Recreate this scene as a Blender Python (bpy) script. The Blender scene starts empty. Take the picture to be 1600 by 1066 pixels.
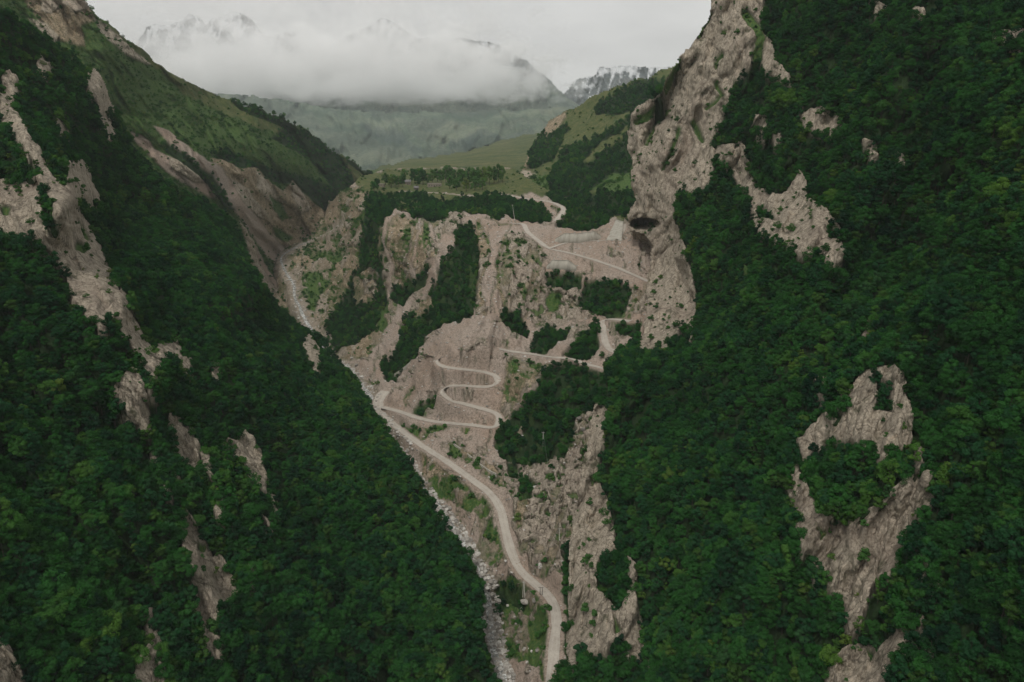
import bpy, math, random, time
import numpy as np
from mathutils import Vector

T0 = time.time()
random.seed(7)
rng = np.random.default_rng(11)
C = bpy.context.scene.collection
scene = bpy.context.scene

# ------------------------------------------------------------------ camera
FPX = 1100.0                      # focal length for a 1600 px wide picture
PITCH = math.radians(17.3)
CT, ST = math.cos(PITCH), math.sin(PITCH)
cam_d = bpy.data.cameras.new('camera')
cam_d.sensor_width = 36.0
cam_d.lens = FPX / 1600.0 * 36.0
cam_d.clip_start = 1.0
cam_d.clip_end = 60000.0
cam = bpy.data.objects.new('camera', cam_d)
C.objects.link(cam)
cam.location = (0, 0, 0)
cam.rotation_euler = (math.radians(90) - PITCH, 0, 0)
scene.camera = cam

# ------------------------------------------------------------------ world, sun, exposure
SUN_EL, SUN_ROT = math.radians(60), math.radians(-155)
w = bpy.data.worlds.new("World")
scene.world = w
w.use_nodes = True
nt = w.node_tree
nt.nodes.clear()
def wn(t, **kw):
    n = nt.nodes.new(t)
    for k, v in kw.items():
        setattr(n, k, v)
    return n
wo = wn('ShaderNodeOutputWorld')
wb = wn('ShaderNodeBackground')
sky = wn('ShaderNodeTexSky', sky_type='NISHITA')
sky.sun_disc = False
sky.sun_elevation = SUN_EL
sky.sun_rotation = SUN_ROT
sky.air_density = 1.0
sky.dust_density = 4.0
hsv = wn('ShaderNodeHueSaturation')
hsv.inputs['Saturation'].default_value = 0.12
tc = wn('ShaderNodeTexCoord')
mp = wn('ShaderNodeMapping')
mp.inputs['Scale'].default_value = (2.2, 2.2, 7.0)
nz = wn('ShaderNodeTexNoise')
nz.inputs['Scale'].default_value = 2.2
nz.inputs['Detail'].default_value = 7
nz.inputs['Roughness'].default_value = 0.5
cr = wn('ShaderNodeValToRGB')
cr.color_ramp.elements[0].position = 0.3
cr.color_ramp.elements[0].color = (5.3, 5.3, 5.2, 1)
cr.color_ramp.elements[1].position = 0.72
cr.color_ramp.elements[1].color = (6.5, 6.5, 6.35, 1)
mx = wn('ShaderNodeMix', data_type='RGBA')
mx.inputs['Factor'].default_value = 0.9         # the overcast deck hides nearly all of the blue sky
L = nt.links.new
L(tc.outputs['Generated'], mp.inputs['Vector'])
L(mp.outputs['Vector'], nz.inputs['Vector'])
L(nz.outputs['Fac'], cr.inputs['Fac'])
L(sky.outputs['Color'], hsv.inputs['Color'])
L(hsv.outputs['Color'], mx.inputs['A'])
L(cr.outputs['Color'], mx.inputs['B'])
L(mx.outputs['Result'], wb.inputs['Color'])
wb.inputs['Strength'].default_value = 0.1
L(wb.outputs['Background'], wo.inputs['Surface'])

sun_d = bpy.data.lights.new('sun', 'SUN')
sun_d.energy = 1.5
sun_d.angle = math.radians(11)
sun_d.color = (1.0, 0.96, 0.9)
sun = bpy.data.objects.new('sun', sun_d)
C.objects.link(sun)
sd = Vector((math.sin(SUN_ROT) * math.cos(SUN_EL), math.cos(SUN_ROT) * math.cos(SUN_EL), math.sin(SUN_EL)))
sun.rotation_euler = sd.to_track_quat('Z', 'Y').to_euler()

scene.view_settings.view_transform = 'Standard'
scene.view_settings.look = 'None'
scene.view_settings.gamma = 1.0
scene.view_settings.exposure = 0.16
scene.render.engine = 'CYCLES'
scene.cycles.use_denoising = True
scene.cycles.max_bounces = 10
scene.cycles.diffuse_bounces = 3
scene.cycles.glossy_bounces = 1
scene.cycles.transparent_max_bounces = 8
scene.cycles.volume_bounces = 8
scene.cycles.volume_max_steps = 256
scene.cycles.use_adaptive_sampling = True
scene.cycles.adaptive_threshold = 0.02

# ------------------------------------------------------------------ numeric noise
LAT = rng.random((64, 64, 64)).astype(np.float32) * 2 - 1
def vnoise(p):
    i = np.floor(p).astype(np.int64)
    f = (p - i).astype(np.float32)
    u = f * f * f * (f * (f * 6 - 15) + 10)
    i0 = i & 63
    i1 = (i + 1) & 63
    x0, y0, z0 = i0[:, 0], i0[:, 1], i0[:, 2]
    x1, y1, z1 = i1[:, 0], i1[:, 1], i1[:, 2]
    ux, uy, uz = u[:, 0], u[:, 1], u[:, 2]
    a = LAT[x0, y0, z0] * (1 - ux) + LAT[x1, y0, z0] * ux
    b = LAT[x0, y1, z0] * (1 - ux) + LAT[x1, y1, z0] * ux
    c = LAT[x0, y0, z1] * (1 - ux) + LAT[x1, y0, z1] * ux
    d = LAT[x0, y1, z1] * (1 - ux) + LAT[x1, y1, z1] * ux
    return (a * (1 - uy) + b * uy) * (1 - uz) + (c * (1 - uy) + d * uy) * uz
def fbm(p, scale, octs=4, gain=0.5, off=0.0):
    q = np.asarray(p, dtype=np.float64) / scale + off
    s = np.zeros(len(q), np.float32)
    a, tot = 1.0, 0.0
    for k in range(octs):
        s += a * vnoise(q)
        tot += a
        a *= gain
        q = q * 2.03 + 17.3
    return s / tot
def ridged(p, scale, octs=4, gain=0.5, off=0.0):
    q = np.asarray(p, dtype=np.float64) / scale + off
    s = np.zeros(len(q), np.float32)
    a, tot = 1.0, 0.0
    for k in range(octs):
        s += a * (1 - 2 * np.abs(vnoise(q)) * 1.4)
        tot += a
        a *= gain
        q = q * 2.03 + 11.7
    return s / tot
def sstep(x, a, b):
    t = np.clip((x - a) / (b - a), 0, 1)
    return t * t * (3 - 2 * t)
def pad3(px, py, z=0.0):
    return np.stack([px, py, np.full_like(px, z)], 1)

# ------------------------------------------------------------------ point of the place seen at (px, py), Y metres ahead of the camera
def ray(px, py):
    u = (np.asarray(px, float) - 800.0) / FPX
    v = (533.0 - np.asarray(py, float)) / FPX
    return np.stack([u, CT + v * ST, v * CT - ST], -1)
def at(px, py, Y):
    r = ray(px, py)
    return r * (np.asarray(Y, float) / r[..., 1])[..., None]
def project(P):
    P = np.asarray(P, float)
    d = P[..., 1] * CT - P[..., 2] * ST
    up = P[..., 1] * ST + P[..., 2] * CT
    return 800 + FPX * P[..., 0] / d, 533 - FPX * up / d, d

def sdf_poly(px, py, poly):
    """signed distance, negative inside"""
    poly = np.array(poly, float)
    d = np.full(px.shape, 1e9)
    inside = np.zeros(px.shape, bool)
    n = len(poly)
    for i in range(n):
        ax, ay = poly[i]
        bx, by = poly[(i + 1) % n]
        ex, ey = bx - ax, by - ay
        wx, wy = px - ax, py - ay
        t = np.clip((wx * ex + wy * ey) / (ex * ex + ey * ey + 1e-9), 0, 1)
        d = np.minimum(d, (wx - ex * t) ** 2 + (wy - ey * t) ** 2)
        c = ((ay > py) != (by > py)) & (px < (bx - ax) * (py - ay) / (by - ay + 1e-12) + ax)
        inside ^= c
    d = np.sqrt(d)
    return np.where(inside, -d, d)
def sdf_line(px, py, pts, width):
    d = np.full(px.shape, 1e9)
    for (ax, ay), (bx, by) in zip(pts[:-1], pts[1:]):
        ex, ey = bx - ax, by - ay
        wx, wy = px - ax, py - ay
        t = np.clip((wx * ex + wy * ey) / (ex * ex + ey * ey + 1e-9), 0, 1)
        d = np.minimum(d, (wx - ex * t) ** 2 + (wy - ey * t) ** 2)
    return np.sqrt(d) - width

# ------------------------------------------------------------------ materials
def newmat(name):
    m = bpy.data.materials.new(name)
    m.use_nodes = True
    t = m.node_tree
    t.nodes.clear()
    return m, t
class NB:
    """small node helper"""
    def __init__(s, t):
        s.t = t
    def n(s, typ, ins=None, **kw):
        k = s.t.nodes.new(typ)
        for a, b in kw.items():
            setattr(k, a, b)
        for a, b in (ins or {}).items():
            if hasattr(b, 'is_output') or isinstance(b, bpy.types.NodeSocket):
                s.t.links.new(b, k.inputs[a])
            else:
                k.inputs[a].default_value = b
        return k
    def noise(s, vec, scale, detail=4, rough=0.55, dist=0.0):
        return s.n('ShaderNodeTexNoise', {'Vector': vec, 'Scale': scale, 'Detail': detail, 'Roughness': rough, 'Distortion': dist}).outputs['Fac']
    def ramp(s, fac, stops, interp='LINEAR'):
        k = s.n('ShaderNodeValToRGB', {'Fac': fac})
        k.color_ramp.interpolation = interp
        e = k.color_ramp.elements
        while len(e) < len(stops):
            e.new(0.5)
        for el, (p, c) in zip(e, stops):
            el.position = p
            el.color = (c[0], c[1], c[2], 1) if not isinstance(c, (int, float)) else (c, c, c, 1)
        return k.outputs['Color']
    def mix(s, f, a, b, mode='MIX'):
        k = s.n('ShaderNodeMix', data_type='RGBA', blend_type=mode)
        for nm, val in (('Factor', f), ('A', a), ('B', b)):
            sock = [i for i in k.inputs if i.name == nm and i.enabled][0] if nm == 'Factor' else [i for i in k.inputs if i.name == nm and i.type == 'RGBA'][0]
            if isinstance(val, bpy.types.NodeSocket):
                s.t.links.new(val, sock)
            elif isinstance(val, (int, float)):
                sock.default_value = val if nm == 'Factor' else (val, val, val, 1)
            else:
                sock.default_value = (val[0], val[1], val[2], 1)
        return [o for o in k.outputs if o.type == 'RGBA'][0]
    def math(s, op, a, b=0.0):
        k = s.n('ShaderNodeMath', operation=op)
        for i, val in enumerate((a, b)):
            if isinstance(val, bpy.types.NodeSocket):
                s.t.links.new(val, k.inputs[i])
            else:
                k.inputs[i].default_value = val
        return k.outputs[0]
    def attr(s, name, typ='GEOMETRY'):
        return s.n('ShaderNodeAttribute', attribute_name=name, attribute_type=typ).outputs['Fac']
    def out(s, col, rough=0.9, bump=None, bs=0.5, bd=0.3, spec=0.2):
        b = s.n('ShaderNodeBsdfPrincipled', {'Base Color': col, 'Roughness': rough, 'Specular IOR Level': spec})
        if bump is not None:
            k = s.n('ShaderNodeBump', {'Height': bump, 'Strength': bs, 'Distance': bd})
            s.t.links.new(k.outputs['Normal'], b.inputs['Normal'])
        o = s.n('ShaderNodeOutputMaterial', {'Surface': b.outputs[0]})
        return b

def terrain_material(name, sc=1.0, rock=(0.50, 0.43, 0.34), scree=(0.35, 0.29, 0.245), snow=False, cool=0.0):
    m, t = newmat(name)
    b = NB(t)
    pos = b.n('ShaderNodeNewGeometry').outputs['Position']
    n_big = b.noise(pos, 0.02 / sc, 5, 0.6)
    n_mid = b.noise(pos, 0.12 / sc, 5, 0.6)
    n_fin = b.noise(pos, 0.7 / sc, 5, 0.65)
    n_vf = b.noise(pos, 2.2 / sc, 3, 0.6)
    # forest floor
    c = b.mix(n_mid, (0.012, 0.028, 0.011), (0.028, 0.05, 0.018))
    # grass
    g = b.ramp(n_mid, [(0.3, (0.055, 0.085, 0.028)), (0.55, (0.115, 0.125, 0.046)), (0.75, (0.18, 0.155, 0.075))])
    g = b.mix(b.ramp(n_fin, [(0.42, 0.0), (0.62, 1.0)]), b.mix(0.45, g, (0.01, 0.03, 0.01)), g)
    c = b.mix(b.attr('grass'), c, g)
    # undergrowth
    u = b.ramp(n_fin, [(0.33, (0.028, 0.07, 0.02)), (0.5, (0.055, 0.105, 0.028)), (0.68, (0.12, 0.14, 0.045))])
    c = b.mix(b.attr('bush'), c, u)
    # earth
    e = b.ramp(n_mid, [(0.3, (0.16, 0.125, 0.08)), (0.5, (0.31, 0.24, 0.165)), (0.7, (0.43, 0.35, 0.265))])
    e = b.mix(b.ramp(n_fin, [(0.38, 0.8), (0.56, 0.0)]), e, (0.055, 0.06, 0.028))
    c = b.mix(b.attr('earth'), c, e)
    # scree : gravel with stones
    vor = b.n('ShaderNodeTexVoronoi', {'Vector': pos, 'Scale': 0.55 / sc, 'Randomness': 1.0})
    s1 = tuple(v * 0.5 for v in scree)
    s2 = tuple(v * 1.4 for v in scree)
    s = b.ramp(n_vf, [(0.3, s1), (0.52, scree), (0.72, s2)])
    s = b.mix(b.ramp(n_big, [(0.45, 0.0), (0.65, 0.55)]), s, (scree[0] * .86, scree[1] * .72, scree[2] * .62))
    s = b.mix(b.ramp(n_fin, [(0.38, 0.65), (0.52, 0.0)]), s, (scree[0] * .42, scree[1] * .42, scree[2] * .36))
    c = b.mix(b.attr('scree'), c, s)
    if cool:  # distance haze painted into the colour: far ground mixed towards blue-grey
        n_c = b.math('ADD', b.math('MULTIPLY', n_big, 0.6), b.math('MULTIPLY', n_fin, 0.4))
        c = b.mix(cool, c, b.ramp(n_c, [(0.42, (0.055, 0.08, 0.075)), (0.5, (0.105, 0.135, 0.115)), (0.60, (0.20, 0.22, 0.17))]))
    # rock : weathered beds, cracks and stains, streaked down the face
    mp = b.n('ShaderNodeMapping', {'Vector': pos, 'Rotation': (0.5, 0.35, 0.2), 'Scale': (1.0, 1.0, 0.4)}).outputs[0]
    r1 = b.noise(mp, 0.16 / sc, 7, 0.65, 0.8)
    r2 = b.noise(mp, 0.75 / sc, 6, 0.7, 0.4)
    r = b.ramp(r1, [(0.28, tuple(v * 0.55 for v in rock)), (0.46, rock), (0.62, tuple(v * 1.18 for v in rock)), (0.78, (rock[0] * 1.25, rock[1] * 1.12, rock[2] * 1.02))])
    r3 = b.noise(mp, 2.6 / sc, 4, 0.7)
    r = b.mix(b.ramp(r3, [(0.38, 0.65), (0.48, 0.0)]), r, (rock[0] * .32, rock[1] * .32, rock[2] * .3))
    r = b.mix(b.ramp(r2, [(0.35, 0.8), (0.45, 0.0)]), r, (rock[0] * .28, rock[1] * .28, rock[2] * .27))
    # fractures : edges of warped blocks, two sizes
    wv = b.n('ShaderNodeVectorMath', {0: mp, 1: b.n('ShaderNodeVectorMath', {0: b.n('ShaderNodeTexNoise', {'Vector': mp, 'Scale': 0.2 / sc, 'Detail': 4}).outputs['Color'], 'Scale': 5.0 * sc}, operation='SCALE').outputs[0]}, operation='ADD').outputs[0]
    f1 = b.n('ShaderNodeTexVoronoi', {'Vector': wv, 'Scale': 0.16 / sc}, feature='DISTANCE_TO_EDGE').outputs['Distance']
    f2 = b.n('ShaderNodeTexVoronoi', {'Vector': wv, 'Scale': 0.5 / sc}, feature='DISTANCE_TO_EDGE').outputs['Distance']
    r = b.mix(b.ramp(f1, [(0.012, 0.6), (0.035, 0.0)]), r, (rock[0] * .2, rock[1] * .2, rock[2] * .19))
    r = b.mix(b.ramp(f2, [(0.02, 0.3), (0.06, 0.0)]), r, (rock[0] * .25, rock[1] * .25, rock[2] * .24))
    blk = b.n('ShaderNodeTexVoronoi', {'Vector': wv, 'Scale': 0.5 / sc}).outputs['Color']
    r = b.mix(0.35, r, b.mix(1.0, r, b.ramp(blk, [(0.2, 0.7), (0.8, 1.4)]), 'MULTIPLY'))
    r = b.mix(b.ramp(n_big, [(0.5, 0.0), (0.7, 0.4)]), r, (0.33, 0.25, 0.205))
    r = b.mix(b.ramp(n_mid, [(0.58, 0.0), (0.68, 0.75)]), r, (0.055, 0.065, 0.03))
    c = b.mix(b.attr('rock'), c, r)
    if snow:
        sn = b.attr('snow')
        c = b.mix(sn, c, (0.8, 0.82, 0.84))
    hb = b.math('ADD', b.math('MULTIPLY', n_fin, 0.6), b.math('MULTIPLY', n_vf, 0.25))
    hb = b.math('ADD', hb, b.math('MULTIPLY', b.math('MULTIPLY', r2, b.attr('rock')), 1.8))
    fr = b.math('MULTIPLY', b.math('ADD', b.math('MINIMUM', b.math('MULTIPLY', f1, 6.0), 1.0), b.math('MINIMUM', b.math('MULTIPLY', f2, 3.0), 0.6)), b.attr('rock'))
    hb = b.math('ADD', hb, b.math('MULTIPLY', fr, 0.5))
    b.out(c, 0.95, hb, 1.0, 1.3 * sc, 0.1)
    return m

MAT_NEAR = terrain_material('near_terrain')
MAT_MID = terrain_material('gorge_terrain', 1.0, (0.48, 0.41, 0.33), (0.36, 0.298, 0.25))
MAT_FAR = terrain_material('far_terrain', 9.0, (0.2, 0.2, 0.18), (0.24, 0.22, 0.19), False, 0.0)
MAT_RANGE = terrain_material('range_terrain', 12.0, (0.2, 0.2, 0.18), (0.26, 0.26, 0.24), False, 0.72)
MAT_SNOW = terrain_material('alpine_terrain', 14.0, (0.17, 0.19, 0.20), (0.2, 0.2, 0.19), True, 0.8)

# ------------------------------------------------------------------ terrain sheets
TYPES = ('forest', 'bush', 'grass', 'earth', 'scree', 'rock', 'snow')
SHEETS = {}

def rbf_fit(pts):
    P = np.array([(p[0], p[1]) for p in pts], float) / 100.0
    r = ray(P[:, 0] * 100, P[:, 1] * 100)
    val = r[:, 1] / np.array([p[2] for p in pts], float) * 1000.0   # 1000 / depth along the view axis
    n = len(P)
    K = np.sqrt(((P[:, None] - P[None]) ** 2).sum(-1) + 0.04)
    K[np.arange(n), np.arange(n)] += -0.02
    A = np.zeros((n + 3, n + 3))
    A[:n, :n] = K
    A[:n, n] = 1
    A[:n, n + 1:] = P
    A[n:, :n] = A[:n, n:].T
    sol = np.linalg.solve(A, np.concatenate([val, np.zeros(3)]))
    return P, sol
def rbf_eval(fit, px, py):
    P, sol = fit
    x, y = px / 100.0, py / 100.0
    v = sol[-3] + sol[-2] * x + sol[-1] * y
    for k in range(len(P)):
        v = v + sol[k] * np.sqrt((x - P[k, 0]) ** 2 + (y - P[k, 1]) ** 2 + 0.04)
    return v

def paint_masks(px, py, default, paints, jit=1.0, seed=0.0, drop=False):
    q = pad3(px, py, seed)
    jx = px + jit * (9 * fbm(q, 34, 3) + 3.5 * fbm(q, 8, 2, off=5.1))
    jy = py + jit * (9 * fbm(q, 34, 3, off=31.7) + 3.5 * fbm(q, 8, 2, off=9.3))
    W = {k: np.zeros(px.shape) for k in TYPES}
    W[default][:] = 1.0
    for it in paints:
        typ, shape = it[0], it[1]
        width = it[2] if len(it) > 2 else None
        a = np.array(shape, float)
        pad = 40 + (width or 0)
        sel = (jx > a[:, 0].min() - pad) & (jx < a[:, 0].max() + pad) & (jy > a[:, 1].min() - pad) & (jy < a[:, 1].max() + pad)
        if not sel.any():
            continue
        if width is None:
            s = sdf_poly(jx[sel], jy[sel], shape)
            if drop and typ == 'rock':
                dy = 8 + 20 * np.clip(py[sel] / 1066.0, 0, 1)
                s = np.minimum(np.minimum(s, sdf_poly(jx[sel], jy[sel] - dy, shape)), sdf_poly(jx[sel], jy[sel] - dy * 0.5, shape)) - 1.5
        else:
            s = sdf_line(jx[sel], jy[sel], shape, width)
        wgt = 1 - sstep(s, -2.0, 2.0)
        for k in TYPES:
            W[k][sel] *= (1 - wgt)
        W[typ][sel] += wgt
    return W

def normals_grid(P):
    du = np.gradient(P, axis=1)
    dv = np.gradient(P, axis=0)
    n = np.cross(dv, du)
    l = np.linalg.norm(n, axis=2, keepdims=True)
    return n / np.maximum(l, 1e-9)

def mesh_from(name, V, F, mat, attrs=None, smooth=True):
    me = bpy.data.meshes.new(name)
    V = np.asarray(V, np.float32)
    F = np.asarray(F, np.int32)
    k = F.shape[1]
    me.vertices.add(len(V))
    me.vertices.foreach_set('co', V.ravel())
    me.loops.add(F.size)
    me.loops.foreach_set('vertex_index', F.ravel())
    me.polygons.add(len(F))
    me.polygons.foreach_set('loop_start', np.arange(0, F.size, k, dtype=np.int32))
    me.polygons.foreach_set('loop_total', np.full(len(F), k, np.int32))
    for nm, arr in (attrs or {}).items():
        a = me.attributes.new(nm, 'FLOAT', 'POINT')
        a.data.foreach_set('value', np.asarray(arr, np.float32))
    me.update(calc_edges=True)
    me.validate()
    if smooth:
        me.polygons.foreach_set('use_smooth', np.ones(len(me.polygons), bool))
    if mat is not None:
        me.materials.append(mat)
    return me

def sheet(name, obname, outline, ctrl, default, paints, step, mat, kind='structure', jit=1.0, edge_jit=1.0,
          relief=None, rock_amp=2.2, fine_amp=0.5, sink=4.5, bench=None, skirt=True, seed=0.0, post=None):
    o = np.array(outline, float)
    x0, x1, y0, y1 = o[:, 0].min(), o[:, 0].max(), o[:, 1].min(), o[:, 1].max()
    xs = np.arange(x0, x1 + step, step)
    ys = np.arange(y0, y1 + step, step)
    # coarser cells outside the frame of interest
    def coarsen(a, lo, hi):
        out = []
        for v in a:
            if lo - 20 <= v <= hi + 20 or not out or abs(v - out[-1]) >= step * 4:
                out.append(v)
        return np.array(out)
    xs = coarsen(xs, 0, 1600)
    ys = coarsen(ys, 0, 1066)
    gx, gy = np.meshgrid(xs, ys)
    H, Wd = gx.shape
    px, py = gx.ravel(), gy.ravel()
    q = pad3(px, py, seed)
    ox = px + edge_jit * (5 * fbm(q, 30, 3, off=3.3) + 1.5 * fbm(q, 7, 2, off=1.3))
    oy = py + edge_jit * (5 * fbm(q, 30, 3, off=7.9) + 1.5 * fbm(q, 7, 2, off=2.3))
    sd_out = sdf_poly(ox, oy, outline)
    keepv = sd_out < step * 1.0
    fit = rbf_fit(ctrl)
    inv = rbf_eval(fit, px, py)
    lo = 1000.0 / 40000
    inv = np.maximum(inv, lo)
    W = paint_masks(px, py, default, paints, jit, seed, name in ('A', 'D'))
    if name == 'C':
        n1 = fbm(q, 16, 4, 0.6, off=41.0)
        n2 = ridged(q, 26, 4, 0.6, off=53.0)
        n3 = fbm(q, 9, 3, 0.6, off=63.0)
        t = sstep(n1, 0.02, 0.16) * W['bush']
        W['bush'] -= t; W['earth'] += t * 0.7; W['scree'] += t * 0.3
        t = sstep(n1, 0.10, 0.22) * W['bush']
        W['bush'] -= t; W['grass'] += t
        t = sstep(n2, 0.40, 0.6) * W['scree'] * 0.8
        W['scree'] -= t; W['rock'] += t
        t = sstep(n3, 0.21, 0.31) * (W['rock'] + W['earth']) * 0.9
        for k in ('rock', 'earth'):
            W[k] *= 1 - sstep(n3, 0.21, 0.31) * 0.9
        W['bush'] += t
        t = sstep(-n1, 0.14, 0.26) * W['forest'] * 0.35
        W['forest'] -= t; W['bush'] += t
        # dark weathered beds and pale fresh breaks in the bare ground
        n4 = fbm(pad3(px + 0.4 * py, py * 0.45, seed), 12, 4, 0.6, off=73.0)
        t = sstep(n4, 0.10, 0.26) * W['rock'] * 0.8
        W['rock'] -= t; W['earth'] += t
        t = sstep(-n4, 0.16, 0.3) * W['earth'] * 0.8
        W['earth'] -= t; W['rock'] += t
        t = sstep(n2, 0.18, 0.34) * W['earth'] * 0.5
        W['earth'] -= t; W['bush'] += t
    D = 1000.0 / inv
    if relief:
        for (ang, along, across, amp) in relief:
            ca, sa = math.cos(math.radians(ang)), math.sin(math.radians(ang))
            wx = px + 14 * fbm(q, 60, 2, off=4.4)
            wy = py + 14 * fbm(q, 60, 2, off=8.4)
            s = (wx * ca + wy * sa) / along
            r = (-wx * sa + wy * ca) / across
            D = D * (1 + amp * fbm(np.stack([s, r, np.full_like(s, seed + 1.7)], 1), 1.0, 4, 0.5))
    P = ray(px, py) * D[:, None]
    # steep natural roughness
    G = P.reshape(H, Wd, 3)
    N = normals_grid(G).reshape(-1, 3)
    fl = (N * P).sum(1) > 0
    N[fl] *= -1
    depth_f = np.clip(D / 500.0, 0.5, 12.0)
    rk = W['rock'] + 0.35 * W['earth'] + 0.18 * W['scree'] + W['snow']
    PR = P * np.array([1.0, 1.0, 0.42]) / depth_f[:, None]
    PR = PR + 0.25 * P[:, 2:3] * np.array([1.0, 0.4, 0])
    d1 = ridged(PR, 24, 6, 0.55, off=seed) * 0.7 + fbm(PR, 9, 4, off=2.2 + seed) * 0.6
    pf = P / depth_f[:, None]
    d1 = d1 + ridged(PR, 6.5, 4, 0.6, off=seed + 3.0) * 0.2
    d2 = fbm(pf, 7, 3, off=9.0)
    sd_ = P @ np.array([0.42, 0.25, 0.87]) / (6.5 * depth_f) + 1.6 * fbm(PR, 22, 4, off=12.0)
    saw = (sd_ % 1.0)
    d1 = d1 + np.where(saw < 0.85, saw, (1 - saw) / 0.15 * 0.85) * 0.2 * (0.6 + fbm(PR, 15, 2, off=20.0))
    disp = (rk * d1 * rock_amp + d2 * fine_amp) * depth_f
    if bench is not None:
        disp = disp * bench(P)
    P = P + N * disp[:, None]
    P[:, 2] -= sink * W['forest'] + 0.35 * sink * W['bush']
    if post is not None:
        P = post(P, px, py, W)
    G = P.reshape(H, Wd, 3)
    keep = keepv.reshape(H, Wd)
    idx = np.arange(H * Wd).reshape(H, Wd)
    kf = keep[:-1, :-1] & keep[1:, :-1] & keep[1:, 1:] & keep[:-1, 1:]
    F = np.stack([idx[:-1, :-1][kf], idx[1:, :-1][kf], idx[1:, 1:][kf], idx[:-1, 1:][kf]], 1)
    used = np.zeros(H * Wd, bool)
    used[F.ravel()] = True
    remap = -np.ones(H * Wd, np.int64)
    remap[used] = np.arange(used.sum())
    V = P[used]
    F = remap[F]
    A = {k: W[k][used] for k in TYPES if k != 'forest'}
    SHEETS[name] = dict(V=V.copy(), F=F.copy(), W={k: W[k][used] for k in TYPES}, px=px[used], py=py[used])
    if skirt:
        e = np.concatenate([F[:, [0, 1]], F[:, [1, 2]], F[:, [2, 3]], F[:, [3, 0]]])
        es = np.sort(e, 1)
        key = es[:, 0] * (len(V) + 1) + es[:, 1]
        _, first, cnt = np.unique(key, return_index=True, return_counts=True)
        be = e[first[cnt == 1]]
        bv = np.unique(be)
        rings = [bv]
        base = V[bv]
        bqx, bqy = SHEETS[name]['px'][bv], SHEETS[name]['py'][bv]
        gxx = sdf_poly(bqx + 6, bqy, outline) - sdf_poly(bqx - 6, bqy, outline)
        gyy = sdf_poly(bqx, bqy + 6, outline) - sdf_poly(bqx, bqy - 6, outline)
        gl = np.sqrt(gxx ** 2 + gyy ** 2) + 1e-6
        gxx, gyy = -gxx / gl, -gyy / gl
        bD = base[:, 1] * CT - base[:, 2] * ST
        away = base[:, :2] / np.linalg.norm(base[:, :2], axis=1, keepdims=True)
        sc = np.clip(np.linalg.norm(base, axis=1) / 500, 0.4, 12)
        Vall = [V]
        n0 = len(V)
        Aall = {k: [A[k]] for k in A}
        for (fa, fd, ins) in ((5, 3, 7), (18, 18, 16), (45, 70, 28), (80, 170, 40)):
            nv = base + (ray(bqx + gxx * ins, bqy + gyy * ins) - ray(bqx, bqy)) * bD[:, None]
            nv[:, :2] += away * (fa * sc)[:, None]
            nv[:, 2] -= fd * sc
            Vall.append(nv)
            for k in A:
                Aall[k].append(A[k][bv])
            rings.append(np.arange(n0, n0 + len(bv)))
            n0 += len(bv)
        lut = {int(v): i for i, v in enumerate(bv)}
        ia = np.array([lut[int(v)] for v in be[:, 0]])
        ib = np.array([lut[int(v)] for v in be[:, 1]])
        Fs = [F]
        for r0, r1 in zip(rings[:-1], rings[1:]):
            Fs.append(np.stack([r0[ib], r0[ia], r1[ia], r1[ib]], 1))
        V = np.concatenate(Vall)
        F = np.concatenate(Fs)
        A = {k: np.concatenate(Aall[k]) for k in A}
    me = mesh_from(obname, V, F, mat, A)
    ob = bpy.data.objects.new(obname, me)
    ob['kind'] = kind
    C.objects.link(ob)
    return ob

# ---- left slope with its rock ribs
outA = [(-330, -60), (-60, -20), (0, 8), (40, 34), (80, 62), (130, 98), (150, 108), (185, 182), (203, 218), (228, 254), (254, 284), (292, 304), (326, 318), (354, 336),
        (373, 362), (388, 396), (409, 440), (436, 482), (464, 504), (500, 530), (545, 580), (590, 648), (640, 722), (672, 778), (700, 825), (728, 868), (745, 905), (752, 960), (762, 1010), (775, 1070), (800, 1300), (-330, 1300)]
ctlA = [(0, 1066, 150), (300, 1066, 192), (600, 1066, 225), (770, 1066, 238), (0, 800, 190), (300, 800, 245), (550, 850, 280), (0, 533, 262), (0, 400, 300), (0, 300, 335),
        (60, 300, 330), (110, 330, 322), (150, 450, 300), (195, 490, 296), (240, 600, 276), (0, 200, 390), (0, 100, 425), (0, 0, 470), (60, 200, 385), (120, 330, 380),
        (180, 400, 385), (260, 400, 430), (230, 500, 345), (300, 500, 375), (280, 600, 315), (400, 600, 365), (400, 450, 480), (545, 580, 500), (590, 645, 435), (640, 720, 376), (700, 820, 328),
        (745, 900, 290), (760, 990, 260), (450, 700, 330), (440, 470, 650), (400, 385, 700), (350, 310, 650), (200, 200, 560), (140, 100, 530), (120, 200, 450), (250, 300, 520), (300, 350, 540), (480, 560, 470),
        (150, 650, 262), (150, 900, 196), (400, 950, 225), (300, 880, 222), (350, 900, 236), (280, 680, 285), (400, 700, 312), (310, 690, 292),
        (-300, 0, 400), (-300, 500, 190), (-300, 1250, 110), (300, 1280, 150), (800, 1280, 200)]
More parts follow.
